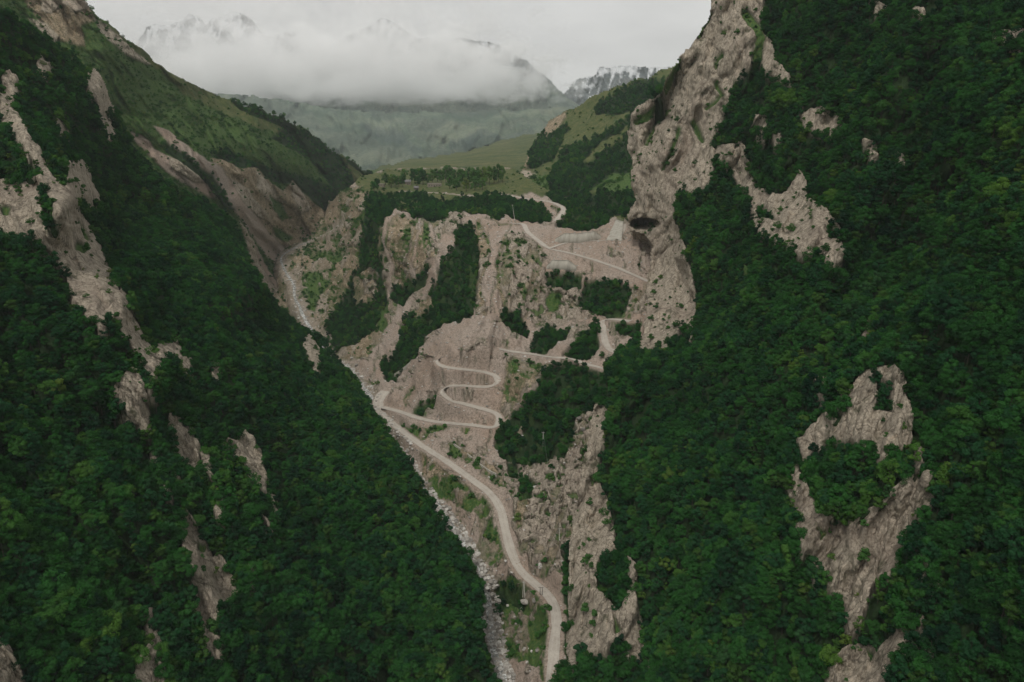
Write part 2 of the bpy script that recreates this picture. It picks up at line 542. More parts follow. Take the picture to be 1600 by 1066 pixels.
rocksA = [
    [(0, 278), (30, 285), (60, 270), (75, 262), (95, 285), (110, 310), (125, 335), (140, 352), (150, 375), (165, 400), (178, 430), (186, 455), (200, 478), (180, 478), (160, 470), (140, 478), (118, 465), (105, 435), (100, 410), (75, 385), (45, 368), (15, 350), (-60, 352), (-60, 278)],
    [(-10, 135), (10, 150), (25, 170), (45, 205), (62, 232), (75, 255), (62, 250), (45, 222), (30, 205), (15, 188), (-10, 170)],
    [(30, 215), (42, 220), (46, 235), (36, 232)],
    [(100, 250), (125, 248), (140, 270), (150, 295), (155, 308), (135, 314), (115, 302), (100, 275)],
    [(137, 112), (150, 105), (160, 125), (172, 150), (180, 170), (170, 167), (155, 160), (140, 145), (134, 128)],
    [(157, 172), (172, 188), (180, 206), (168, 200), (156, 185)],
    [(15, 105), (25, 130), (18, 145), (5, 140), (0, 120)],
    [(190, 440), (205, 470), (215, 505), (230, 535), (240, 560), (247, 600), (235, 600), (225, 572), (212, 532), (200, 500), (186, 470)],
    [(180, 602), (190, 588), (205, 571), (214, 580), (226, 610), (231, 630), (238, 656), (220, 650), (205, 636), (188, 622)],
    [(240, 540), (262, 537), (275, 528), (285, 545), (284, 560), (262, 562), (245, 555)],
    [(287, 557), (300, 560), (297, 570), (288, 566)], [(330, 555), (348, 570), (340, 577), (331, 566)],
    [(266, 645), (280, 648), (290, 670), (302, 682), (311, 700), (309, 725), (296, 706), (278, 696), (267, 670)],
    [(318, 700), (330, 712), (333, 726), (322, 718)], [(292, 655), (305, 668), (312, 690), (300, 680)],
    [(350, 680), (365, 684), (380, 668), (396, 680), (406, 700), (413, 722), (419, 748), (405, 740), (390, 732), (378, 707), (365, 694)],
    [(424, 766), (436, 774), (433, 786), (423, 780)], [(332, 755), (345, 770), (350, 790), (338, 780)], [(402, 798), (424, 816), (420, 820), (404, 806)],
    [(282, 782), (295, 798), (308, 820), (322, 845), (330, 872), (337, 866), (347, 868), (357, 887), (370, 917), (364, 933), (350, 922), (335, 944), (318, 936), (303, 920), (300, 890), (296, 860), (288, 830)],
    [(308, 962), (325, 958), (341, 975), (352, 1002), (342, 1012), (325, 992)],
    [(225, 945), (240, 950), (241, 972), (228, 973)],
    [(213, 1030), (233, 1002), (245, 985), (252, 1010), (250, 1080), (203, 1080), (213, 1045)],
    [(-20, 985), (12, 1005), (28, 1038), (38, 1080), (-20, 1080)],
    [(474, 527), (487, 518), (500, 545), (504, 572), (495, 562), (480, 542)],
    [(148, 487), (166, 492), (163, 504), (150, 500)], [(186, 488), (200, 500), (196, 512), (186, 503)], [(232, 545), (238, 560), (233, 572)],
    [(232, 690), (240, 695), (250, 720), (246, 728), (236, 712)], [(256, 742), (266, 755), (258, 760)], [(272, 725), (283, 742), (276, 742)],
    [(388, 878), (400, 884), (396, 894), (388, 890)],
    [(60, 80), (80, 95), (74, 110), (58, 98)], [(92, 180), (104, 196), (100, 214), (90, 200)],
]
pntA = [('rock', r) for r in rocksA] + [
    ('forest', [(66, 300), (76, 305), (82, 330), (92, 352), (86, 362), (72, 345)]),
    ('bush', [(120, 345), (138, 372), (128, 372)]), ('bush', [(118, 378), (136, 382), (130, 396), (118, 392)]),
    ('bush', [(312, 842), (322, 850), (320, 862), (312, 858)]),
    ('bush', [(0, 318), (14, 322), (10, 334), (0, 334)])]
sheet('A', 'left_mountainside', outA, ctlA, 'forest', pntA, 1.7, MAT_NEAR, jit=0.7, relief=[(48, 300, 60, 0.07), (58, 110, 26, 0.03)], rock_amp=2.4, seed=1.0)

# ---- far left mountain with screes
outB = [(60, -80), (128, -20), (136, 5), (150, 28), (168, 36), (200, 66), (222, 78), (242, 100), (270, 115), (300, 130), (340, 150), (380, 162), (410, 168), (440, 180), (460, 192),
        (480, 205), (500, 215), (520, 233), (545, 248), (565, 262), (590, 275), (620, 292), (620, 330), (540, 380), (500, 560), (300, 560), (-250, 300), (-250, -80)]
ctlB = [(130, 0, 800), (60, 0, 770), (0, -60, 760), (-240, -60, 700), (-200, 280, 620), (340, 150, 1050), (240, 100, 900), (450, 190, 1150), (560, 262, 1320), (610, 292, 1380), (200, 150, 800), (250, 200, 830), (370, 330, 900), (300, 250, 830), (430, 400, 1030),
        (500, 350, 1150), (440, 300, 1060), (530, 300, 1210), (400, 230, 1020), (350, 420, 860), (480, 480, 930), (300, 540, 800), (150, 100, 760)]
pntB = [
    ('earth', [(30, -40), (132, -40), (142, 10), (152, 30), (130, 40), (132, 72), (118, 70), (90, 62), (60, 30), (40, 10)]),
    ('rock', [(70, -40), (132, -40), (140, 12), (120, 18), (100, 5), (80, 20), (62, 15)]),
    ('rock', [(45, 30), (70, 35), (95, 60), (85, 66), (60, 48)]),
    ('rock', [(150, 28), (168, 36), (200, 66), (215, 76), (242, 102), (225, 98), (196, 84), (176, 66), (160, 45)]),
    ('grass', [(168, 32), (205, 64), (225, 74), (262, 108), (244, 106), (216, 84), (190, 62)]),
    ('grass', [(240, 100), (300, 128), (345, 150), (385, 170), (365, 185), (330, 168), (280, 142)]),
    ('grass', [(350, 156), (372, 166), (392, 176), (440, 198), (452, 208), (436, 210), (395, 196), (360, 176)]),
    ('grass', [(512, 232), (545, 248), (570, 266), (615, 290), (560, 300), (545, 272), (525, 248)]),
    ('earth', [(518, 238), (545, 262), (553, 285), (545, 282), (530, 262)]),
    ('forest', [(362, 158), (400, 158), (440, 175), (465, 196), (440, 197), (400, 182), (372, 168)]),
    ('forest', [(450, 192), (500, 212), (535, 245), (550, 275), (552, 305), (520, 300), (505, 270), (480, 245), (450, 228), (420, 215)]),
    ('forest', [(535, 238), (560, 250), (590, 278), (565, 272), (545, 255)]),
    ('forest', [(352, 230), (420, 262), (470, 270), (520, 290), (552, 282), (552, 306), (515, 334), (490, 312), (462, 282), (430, 286), (395, 262), (362, 256), (330, 240)]),
    ('earth', [(330, 246), (345, 248), (375, 262), (400, 262), (420, 285), (440, 300), (458, 278), (475, 300), (492, 318), (512, 332), (497, 350), (465, 368), (450, 400), (430, 392), (395, 352), (360, 300)]),
    ('rock', [(398, 268), (420, 290), (440, 318), (430, 330), (402, 296)]), ('rock', [(455, 280), (474, 300), (486, 325), (470, 335), (455, 305)]), ('rock', [(360, 280), (390, 300), (420, 345), (400, 340), (370, 310)]),
    ('bush', [(418, 305), (440, 322), (452, 340), (440, 345), (425, 325)]), ('bush', [(425, 350), (450, 365), (462, 372), (448, 380), (430, 368)]),
    ('scree', [(243, 195), (262, 204), (300, 230), (332, 254), (345, 262), (362, 285), (378, 312), (399, 338), (420, 360), (452, 396), (456, 420), (436, 420), (410, 388), (380, 350), (350, 310), (320, 280), (280, 240), (255, 215)]),
    ('scree', [(205, 203), (232, 216), (245, 232), (262, 240), (300, 262), (335, 292), (352, 308), (330, 308), (285, 285), (255, 262), (235, 240), (215, 222)]),
    ('rock', [(262, 240), (300, 262), (320, 285), (300, 284), (270, 262)]),
    ('forest', [(262, 220), (290, 238), (330, 270), (352, 300), (368, 330), (352, 320), (322, 284), (290, 256), (262, 234)]),
    ('earth', [(452, 384), (470, 358), (508, 346), (516, 356), (486, 378)]),
    ('rock', [(372, 345), (400, 380), (425, 432), (450, 480), (500, 520), (520, 560), (420, 560), (390, 400)]),
    ('scree', [(400, 385), (420, 420), (445, 460), (485, 500), (500, 520), (470, 510), (430, 450), (405, 410)]),
]
sheet('B', 'left_far_mountain', outB, ctlB, 'bush', pntB, 1.7, MAT_NEAR, jit=0.5, relief=[(50, 160, 26, 0.02), (56, 70, 9, 0.011), (30, 50, 22, 0.01)], rock_amp=2.4, fine_amp=0.45, sink=3.2, seed=2.0)

# ------------------------------------------------------------------ gorge floor, roads and plateau wall
outC = [(380, 300), (470, 300), (520, 315), (548, 292), (560, 276), (600, 268), (700, 262), (800, 262), (860, 300), (930, 330), (1000, 340), (1130, 420), (1230, 700), (1230, 1300), (540, 1300), (560, 1000), (480, 760), (420, 600), (370, 450)]
ctlC = [(775, 1050, 257), (750, 900, 311), (700, 810, 354), (640, 740, 398), (570, 590, 560), (530, 540, 645), (480, 480, 780), (450, 420, 940), (490, 370, 1110), (430, 330, 1230), (400, 450, 1080), (520, 325, 1130), (670, 770, 376), (740, 820, 342),
        (865, 1040, 242), (870, 940, 280), (780, 790, 349), (740, 745, 375), (700, 720, 394), (640, 680, 432), (592, 632, 498), (620, 655, 470),
        (680, 662, 446), (770, 665, 424), (690, 615, 456), (775, 600, 456), (685, 570, 474), (740, 575, 466), (740, 510, 487), (700, 540, 484), (640, 590, 510),
        (790, 548, 478), (850, 555, 462), (900, 560, 447), (945, 578, 421), (955, 550, 442), (950, 500, 486),
        (610, 330, 740), (600, 540, 605), (606, 440, 690), (690, 345, 725), (660, 450, 650), (560, 500, 715), (560, 420, 765), (530, 400, 890), (500, 470, 825), (560, 300, 900), (560, 350, 820), (720, 500, 520), (740, 400, 600), (690, 450, 600), (640, 540, 570), (615, 590, 540),
        (740, 345, 715), (815, 350, 668), (880, 325, 713), (1010, 440, 521), (940, 410, 557), (860, 395, 592), (790, 365, 640), (790, 450, 545), (770, 500, 505),
        (850, 480, 545), (850, 430, 560), (820, 520, 505), (900, 500, 520), (960, 460, 510), (940, 440, 535), (920, 380, 600), (990, 380, 560), (960, 350, 640),
        (870, 568, 422), (820, 650, 412), (900, 620, 394), (800, 720, 385), (860, 700, 366), (790, 700, 392), (900, 800, 330), (850, 830, 328), (870, 880, 303), (830, 780, 345), (900, 720, 350), (840, 620, 410), (940, 620, 388),
        (800, 950, 305), (820, 1040, 252), (700, 290, 1000), (640, 285, 1060), (760, 285, 950), (600, 295, 930), (820, 310, 800), (700, 308, 860), (620, 312, 850), (780, 300, 880), (700, 268, 1400), (850, 300, 860), (1000, 345, 600),
        (1100, 500, 470), (1200, 700, 420), (1100, 900, 330), (1200, 1280, 260), (560, 1280, 240), (800, 1280, 225), (600, 900, 380), (500, 700, 600), (430, 560, 800), (950, 900, 275), (950, 1040, 245)]
fitC = rbf_fit(ctlC)
def atC(pts):
    pts = np.array(pts, float)
    inv = rbf_eval(fitC, pts[:, 0], pts[:, 1])
    return ray(pts[:, 0], pts[:, 1]) * (1000.0 / inv)[:, None]
def catmull(P, n=10):
    P = np.array(P, float)
    Q = np.vstack([2 * P[0] - P[1], P, 2 * P[-1] - P[-2]])
    out = []
    for i in range(1, len(Q) - 2):
        p0, p1, p2, p3 = Q[i - 1], Q[i], Q[i + 1], Q[i + 2]
        for t in np.linspace(0, 1, n, endpoint=False):
            out.append(0.5 * ((2 * p1) + (-p0 + p2) * t + (2 * p0 - 5 * p1 + 4 * p2 - p3) * t * t + (-p0 + 3 * p1 - 3 * p2 + p3) * t ** 3))
    out.append(Q[-2])
    return np.array(out)
ROADS = [
    # (pixel polyline, [widths in metres], smoothing)
    ([(862, 1075), (864, 1040), (867, 1000), (870, 965), (862, 938), (840, 915), (815, 893), (800, 865), (790, 830), (782, 795), (765, 770), (738, 750), (700, 722), (660, 697), (632, 676), (610, 658), (596, 643)], 4.7, 1),
    ([(602, 656), (593, 642), (591, 630), (595, 619), (602, 611)], 8.0, 1),
    ([(597, 636), (625, 643), (660, 655), (700, 661), (740, 664), (768, 668), (779, 660), (778, 648), (760, 640), (730, 632), (705, 625), (691, 613), (700, 603), (722, 602)], 4.6, 1),
    ([(722, 602), (748, 604), (768, 603), (777, 595), (772, 586), (750, 580), (715, 576), (692, 572), (684, 564), (692, 558)], 4.6, 1),
    ([(780, 545), (800, 549), (830, 553), (860, 558), (890, 560), (920, 570), (946, 576)], 3.8, 1),
    ([(990, 560), (965, 552), (950, 543), (944, 525), (941, 506), (948, 499), (962, 499), (985, 502)], 5.0, 1),
    ([(800, 349), (818, 350), (824, 362), (840, 375), (858, 388), (885, 394), (915, 402), (950, 413), (985, 427), (1030, 447)], 4.6, 1),
    ([(868, 345), (878, 334), (880, 325), (868, 318), (852, 314), (825, 311), (800, 306), (780, 303)], 5.0, 1),
    ([(740, 306), (700, 303), (660, 300), (625, 299)], 3.5, 1),
    ([(858, 388), (890, 378), (930, 376), (960, 374), (972, 362), (975, 350)], 4.2, 1),
]
road_lines = []
for pts, wd, _ in ROADS:
    dense = catmull(pts, 8)
    W3 = atC(dense)
    for _k in range(6):
        W3[1:-1, 2] = 0.25 * W3[:-2, 2] + 0.5 * W3[1:-1, 2] + 0.25 * W3[2:, 2]
        W3[1:-1, :2] = 0.25 * W3[:-2, :2] + 0.5 * W3[1:-1, :2] + 0.25 * W3[2:, :2]
    # resample every 1.5 m
    seg = np.linalg.norm(np.diff(W3, axis=0), axis=1)
    s = np.concatenate([[0], np.cumsum(seg)])
    n = max(4, int(s[-1] / 1.5))
    tt = np.linspace(0, s[-1], n)
    W3 = np.stack([np.interp(tt, s, W3[:, k]) for k in range(3)], 1)
    road_lines.append((W3, wd))
RV_PX = [(785, 1090), (778, 1050), (765, 1000), (762, 950), (757, 915), (742, 885), (725, 855), (705, 825), (690, 800), (668, 765), (640, 725), (598, 655), (574, 610), (548, 577), (515, 555), (488, 520), (476, 492), (462, 468), (456, 440), (440, 412), (446, 394), (472, 382), (505, 368), (535, 350)]
rv = atC(catmull(RV_PX, 8))
rv[:, 0] += 6 * fbm(rv, 26, 3, off=3.0)
for _k in range(6):
    rv[1:-1] = 0.25 * rv[:-2] + 0.5 * rv[1:-1] + 0.25 * rv[2:]
road_pts = np.concatenate([r for r, _ in road_lines])
road_w = np.concatenate([np.full(len(r), wd) for r, wd in road_lines])

def nearest_line(P, Q, rad=26.0):
    """horizontal distance to, and index of, the nearest sample of Q (grid hashed)"""
    cell = rad
    keys = {}
    qi = np.floor(Q[:, :2] / cell).astype(int)
    for i, (a, b) in enumerate(map(tuple, qi)):
        keys.setdefault((a, b), []).append(i)
    pi = np.floor(P[:, :2] / cell).astype(int)
    code = pi[:, 0].astype(np.int64) * 100003 + pi[:, 1]
    order = np.argsort(code, kind='stable')
    d = np.full(len(P), 1e6)
    ix = np.zeros(len(P), int)
    cs = code[order]
    starts = np.concatenate([[0], np.nonzero(np.diff(cs))[0] + 1, [len(cs)]])
    for s, e in zip(starts[:-1], starts[1:]):
        ids = order[s:e]
        a, b = pi[ids[0]]
        cand = []
        for da in (-1, 0, 1):
            for db in (-1, 0, 1):
                cand += keys.get((a + da, b + db), [])
        if not cand:
            continue
        cand = np.array(cand)
        for c0 in range(0, len(ids), 4000):
            sub = ids[c0:c0 + 4000]
            # height difference counts too, so a switchback takes its own level
            dd = ((P[sub, None, :2] - Q[None, cand, :2]) ** 2).sum(-1) + 0.35 * (P[sub, None, 2] - Q[None, cand, 2]) ** 2
            j = dd.argmin(1)
            ix[sub] = cand[j]
            d[sub] = np.linalg.norm(P[sub, :2] - Q[cand[j], :2], axis=1)
            far = np.abs(P[sub, 2] - Q[cand[j], 2]) > 14
            d[sub[far]] = 1e6
    return d, ix
def benchC(P):
    d, ix = nearest_line(P, road_pts)
    f = sstep(d, road_w[ix] * 0.5, road_w[ix] * 0.5 + 9)
    return 0.06 + 0.94 * f
def postC(P, px, py, W):
    d, ix = nearest_line(P, road_pts)
    hw = road_w[ix] * 0.5
    t = 1 - sstep(d, hw + 0.9, hw + 4.5)
    P[:, 2] = P[:, 2] * (1 - t) + (road_pts[ix, 2] - 0.30) * t
    # river bed trough
    d2, ix2 = nearest_line(P, rv)
    t2 = (1 - sstep(d2, 4.0, 12.0)) * (1 - t)
    P[:, 2] = P[:, 2] * (1 - t2) + (rv[ix2, 2] - 0.6) * t2
    # verges of the road are bare
    v = 1 - sstep(d, hw + 0.5, hw + 2.5)
    for k in TYPES:
        W[k] *= (1 - v)
    W['scree'] += v
    far_ = 1 + 1.4 * sstep(P[:, 1], 560, 700)
    v2 = 1 - sstep(d2 + 5 * far_ * fbm(P, 9, 3, off=6.0), 2.6 * far_, 5.2 * far_)
    for k in TYPES:
        W[k] *= (1 - v2)
    W['scree'] += v2 * 0.6
    W['rock'] += v2 * 0.4
    return P
pntC = [
    ('grass', [(540, 262), (900, 262), (900, 305), (760, 310), (700, 312), (600, 305), (560, 300)]),
    ('earth', [(395, 330), (470, 300), (520, 315), (548, 300), (540, 340), (500, 400), (480, 450), (500, 520), (470, 540), (400, 480)]),
    ('earth', [(380, 300), (560, 290), (612, 330), (625, 440), (612, 520), (590, 560), (540, 560), (470, 530), (380, 480)]),
    ('bush', [(594, 345), (612, 335), (614, 400), (622, 470), (606, 520), (582, 545), (590, 470)]),
    ('bush', [(470, 440), (495, 390), (530, 345), (560, 300), (580, 298), (575, 330), (545, 390), (520, 430), (490, 480), (470, 470)]),
    ('earth', [(545, 300), (578, 305), (562, 335), (540, 372), (522, 388), (528, 345)]),
    ('earth', [(500, 480), (520, 425), (535, 400), (545, 395), (542, 430), (525, 470), (518, 508), (500, 500)]),
    ('forest', [(568, 300), (600, 298), (640, 308), (700, 310), (760, 302), (792, 310), (800, 330), (775, 342), (722, 330), (700, 342), (650, 340), (615, 328), (600, 340), (588, 380), (598, 440), (606, 468), (592, 500), (562, 532), (520, 548), (498, 530), (510, 512), (545, 460), (552, 420), (560, 380), (572, 340)]),
    ('earth', [(556, 430), (575, 415), (590, 425), (594, 450), (580, 472), (560, 470)]),
    ('earth', [(615, 333), (650, 342), (700, 342), (725, 330), (715, 350), (700, 385), (660, 420), (620, 440), (608, 400), (608, 360)]),
    ('rock', [(690, 338), (722, 332), (712, 356), (698, 388), (680, 400), (672, 370), (688, 352)]),
    ('forest', [(742, 368), (758, 376), (748, 410), (744, 470), (737, 502), (702, 503), (672, 522), (652, 560), (622, 590), (604, 592), (600, 570), (612, 530), (640, 492), (665, 452), (688, 408), (702, 372), (716, 348), (740, 348)]),
    ('earth', [(640, 462), (665, 440), (672, 470), (655, 500), (642, 485)]),
    ('forest', [(610, 442), (640, 428), (690, 405), (702, 378), (696, 400), (655, 445), (630, 478), (612, 470)]),
    ('bush', [(632, 350), (640, 352), (642, 400), (634, 425)]), ('bush', [(662, 346), (676, 350), (676, 390), (664, 400)]),
    ('forest', [(770, 305), (800, 312), (835, 316), (850, 320), (862, 345), (840, 348), (815, 342), (790, 336), (765, 335)]),
    ('forest', [(850, 300), (900, 300), (1000, 320), (1000, 338), (960, 342), (905, 360), (868, 352), (880, 335), (868, 315)]),
    ('forest', [(885, 338), (925, 335), (965, 335), (935, 348), (905, 358), (880, 354)]),
    ('earth', [(745, 352), (762, 342), (802, 350), (792, 372), (786, 420), (787, 500), (745, 490), (744, 420)]),
    ('scree', [(752, 346), (800, 352), (785, 376), (778, 420), (782, 500), (760, 495), (752, 440), (768, 390)]),
    ('rock', [(792, 368), (830, 370), (852, 390), (852, 425), (900, 450), (960, 470), (1020, 430), (1020, 490), (940, 490), (880, 505), (860, 512), (800, 482), (787, 440)]),
    ('scree', [(852, 395), (950, 410), (1005, 440), (1005, 460), (950, 436), (852, 424)]),
    ('forest', [(848, 427), (880, 422), (916, 430), (913, 447), (880, 452), (853, 447)]),
    ('forest', [(920, 438), (968, 436), (985, 452), (972, 482), (930, 490), (906, 470)]),
    ('bush', [(855, 458), (880, 458), (876, 486), (860, 490)]),
    ('forest', [(786, 472), (822, 495), (828, 522), (800, 515), (786, 500)]),
    ('scree', [(690, 505), (745, 495), (790, 515), (830, 522), (830, 545), (780, 540), (740, 530), (700, 540)]),
    ('forest', [(832, 525), (858, 503), (896, 516), (872, 535), (845, 548), (828, 545)]),
    ('forest', [(880, 552), (912, 525), (938, 508), (938, 540), (925, 560), (900, 558)]),
    ('forest', [(958, 498), (1002, 503), (1000, 522), (965, 525), (955, 512)]),
    ('earth', [(790, 560), (840, 566), (862, 568), (840, 590), (808, 622), (790, 645), (780, 640), (784, 610), (795, 585)]),
    ('bush', [(800, 560), (850, 568), (830, 585), (800, 580)]),
    ('forest', [(775, 668), (800, 638), (830, 608), (850, 580), (870, 566), (900, 564), (940, 580), (1000, 600), (940, 645), (925, 672), (900, 648), (890, 668), (880, 682), (860, 712), (832, 728), (815, 722), (790, 716), (775, 695)]),
    ('rock', [(805, 665), (815, 660), (818, 676), (810, 682)]),
    ('forest', [(645, 645), (668, 620), (682, 610), (676, 636), (656, 650)]), ('bush', [(630, 620), (650, 602), (655, 608), (636, 636)]),
    ('bush', [(605, 652), (640, 662), (672, 668), (690, 664), (770, 672), (690, 676), (650, 684), (615, 662)]),
    ('bush', [(690, 700), (715, 696), (748, 718), (772, 738), (794, 748), (800, 765), (765, 748), (730, 724)]),
    ('earth', [(705, 690), (780, 735), (800, 742), (802, 755), (776, 744), (738, 720)]),
    ('earth', [(650, 700), (690, 728), (740, 765), (770, 800), (775, 850), (745, 850), (700, 800), (660, 740)]),
    ('bush', [(655, 735), (700, 740), (742, 768), (772, 792), (775, 835), (755, 838), (735, 810), (706, 782), (676, 762)]),
    ('bush', [(660, 640), (672, 636), (676, 645), (662, 650)]),
    ('scree', [(682, 770), (712, 770), (742, 800), (750, 840), (735, 862), (712, 830), (690, 800)]),
    ('bush', [(750, 835), (780, 830), (795, 880), (780, 885), (755, 872)]),
    ('bush', [(768, 935), (780, 900), (812, 912), (838, 935), (858, 965), (856, 1080), (800, 1080), (792, 1012), (772, 985)]),
    ('rock', [(775, 728), (830, 720), (862, 712), (905, 650), (930, 640), (960, 640), (960, 1000), (895, 1000), (880, 900), (830, 880), (805, 840), (800, 790), (790, 760)]),
    ('earth', [(798, 765), (815, 770), (830, 790), (812, 820), (800, 800)]),
    ('forest', [(815, 740), (835, 748), (832, 780), (818, 782), (812, 760)]), ('bush', [(845, 735), (860, 730), (862, 745), (846, 750)]),
    ('forest', [(868, 700), (890, 660), (900, 668), (882, 715)]), ('forest', [(795, 718), (815, 722), (812, 745), (796, 742)]),
    ('forest', [(880, 855), (893, 855), (893, 980), (884, 1030), (877, 1010), (882, 940), (876, 890)]),
    ('forest', [(768, 935), (790, 900), (800, 920), (815, 935), (812, 948), (790, 940), (775, 990), (768, 975)]),
    ('bush', [(800, 870), (812, 872), (825, 895), (815, 905)]),
    ('scree', [(795, 1020), (812, 1015), (845, 1040), (850, 1080), (800, 1080)]),
    ('scree', [(612, 332), (603, 345), (600, 375), (608, 420), (606, 465)], 3.4),
    ('scree', [(700, 368), (694, 395), (672, 432), (645, 475), (618, 515), (594, 560)], 7),
    ('scree', [(655, 346), (650, 400), (642, 430)], 2.5), ('scree', [(672, 350), (690, 380), (696, 395)], 3),
    ('scree', [(618, 515), (594, 560), (572, 590)], 12),
]
sheet('C', 'gorge_valley_ground', outC, ctlC, 'scree', pntC, 1.5, MAT_MID, jit=1.15, relief=[(65, 120, 26, 0.014), (97, 95, 11, 0.008), (100, 40, 14, 0.006)], rock_amp=3.6, fine_amp=0.45, sink=3.6, bench=benchC, post=postC, seed=3.0)

# ---- right cliff and slope
outD = [(1122, -80), (1112, 10), (1100, 40), (1075, 75), (1058, 95), (1035, 138), (1000, 165), (988, 180), (985, 205), (982, 232), (991, 258), (989, 285), (996, 312), (983, 334), (984, 360), (1008, 366), (1024, 388), (1010, 430), (1010, 480), (1003, 530),
        (985, 536), (960, 548), (948, 565), (945, 600), (932, 626), (922, 680), (908, 740), (903, 790), (890, 850), (890, 900), (889, 960), (884, 1010), (890, 1030), (872, 1050), (860, 1085), (850, 1300), (1950, 1300), (1950, -80)]
ctlD = [(890, 990, 254), (930, 640, 352), (940, 800, 300), (905, 760, 318), (892, 880, 276), (1000, 900, 246), (1000, 1000, 224), (880, 1060, 232), (1100, 1066, 196), (1300, 1066, 166), (1590, 1066, 130), (1590, 800, 160), (1590, 533, 200), (1590, 300, 252), (1590, 0, 330),
        (1300, 0, 430), (1130, 0, 520), (1180, 0, 495), (1100, 100, 515), (1060, 100, 545), (1000, 180, 590), (988, 250, 585), (1012, 250, 556), (1045, 200, 548), (1050, 260, 520), (1020, 310, 530), (1080, 180, 520), (990, 340, 560), (1100, 280, 468), (1010, 350, 548), (1050, 430, 470), (1010, 480, 448), (1006, 530, 425), (1085, 500, 402), (950, 560, 382), (1060, 330, 480),
        (1100, 600, 325), (1300, 600, 238), (1000, 700, 308), (1200, 800, 222), (1100, 400, 410), (1300, 400, 308), (1300, 200, 370), (1200, 300, 405), (1180, 100, 470), (960, 620, 350), (1000, 600, 350),
        (1440, 440, 285), (1470, 480, 225), (1360, 500, 275), (1380, 560, 232), (1600, 340, 232), (1500, 200, 300), (1400, 620, 214), (1350, 740, 200), (1350, 860, 186), (1250, 700, 238), (1420, 900, 165), (1230, 950, 196), (1400, 1020, 156),
        (1920, 0, 220), (1920, 500, 130), (1920, 1280, 85), (1300, 1290, 125), (860, 1290, 200)]
rocksD = [
    [(1122, -80), (1112, 10), (1095, 40), (1070, 80), (1055, 95), (1035, 140), (1000, 165), (980, 180), (975, 205), (985, 250), (985, 310), (975, 340), (1000, 352), (1018, 385), (1000, 430), (1000, 480), (995, 532), (1042, 528), (1050, 505), (1065, 492), (1080, 515), (1090, 460), (1085, 430), (1070, 390), (1060, 350), (1052, 330), (1060, 290), (1090, 282), (1110, 275), (1115, 232), (1105, 200), (1120, 190), (1140, 150), (1145, 110), (1160, 100), (1180, 62), (1185, 30), (1200, -80)],
    [(1190, 45), (1205, 60), (1215, 92), (1238, 115), (1222, 117), (1196, 104), (1184, 75)],
    [(1118, 225), (1140, 222), (1162, 222), (1167, 245), (1185, 262), (1192, 282), (1228, 302), (1238, 280), (1250, 262), (1268, 310), (1292, 330), (1312, 355), (1318, 380), (1312, 404), (1280, 396), (1245, 376), (1210, 357), (1175, 336), (1165, 302), (1145, 277), (1138, 250)],
    [(1250, 168), (1285, 163), (1318, 184), (1304, 200), (1280, 192), (1255, 181)],
    [(1180, 178), (1200, 178), (1193, 207), (1180, 202)], [(1210, 200), (1222, 208), (1215, 216)],
    [(1548, 45), (1600, 40), (1650, 60), (1600, 72), (1555, 62)], [(1350, 215), (1370, 225), (1360, 235)], [(1475, 150), (1490, 152), (1485, 163)],
    [(1360, -5), (1385, 5), (1372, 12)], [(1425, 5), (1445, 15), (1438, 26), (1424, 16)], [(1400, 232), (1412, 238), (1405, 246)],
    [(1288, 650), (1320, 608), (1352, 580), (1400, 568), (1416, 590), (1428, 672), (1392, 682), (1376, 692), (1350, 672), (1330, 662), (1300, 662), (1282, 682), (1248, 702), (1252, 684)],
    [(1228, 742), (1245, 728), (1266, 760), (1275, 790), (1300, 800), (1330, 815), (1352, 800), (1386, 780), (1410, 745), (1460, 738), (1457, 762), (1422, 800), (1412, 832), (1390, 872), (1362, 892), (1352, 932), (1336, 964), (1322, 950), (1315, 902), (1278, 880), (1253, 832), (1248, 800)],
    [(1440, 953), (1460, 992), (1422, 992), (1397, 1012), (1384, 1085), (1286, 1085), (1300, 1030), (1330, 1005), (1365, 1010), (1385, 1002), (1400, 983)],
    [(1430, 848), (1450, 870), (1482, 922), (1470, 922), (1445, 882)], [(1272, 590), (1294, 585), (1290, 612), (1276, 606)], [(1433, 700), (1442, 702), (1438, 716)],
    [(928, 622), (946, 628), (938, 700), (930, 740), (946, 770), (960, 832), (938, 842), (932, 870), (926, 920), (948, 928), (962, 955), (975, 938), (982, 900), (992, 922), (1002, 962), (1014, 1002), (986, 1008), (976, 982), (940, 988), (902, 992), (893, 1025), (880, 1005), (885, 900), (885, 850), (900, 790), (902, 750), (915, 690), (920, 650)],
    [(880, 975), (895, 975), (890, 1025), (880, 1020)],
    [(1345, 505), (1362, 490), (1360, 505)], [(980, 868), (995, 880), (985, 895)],
]
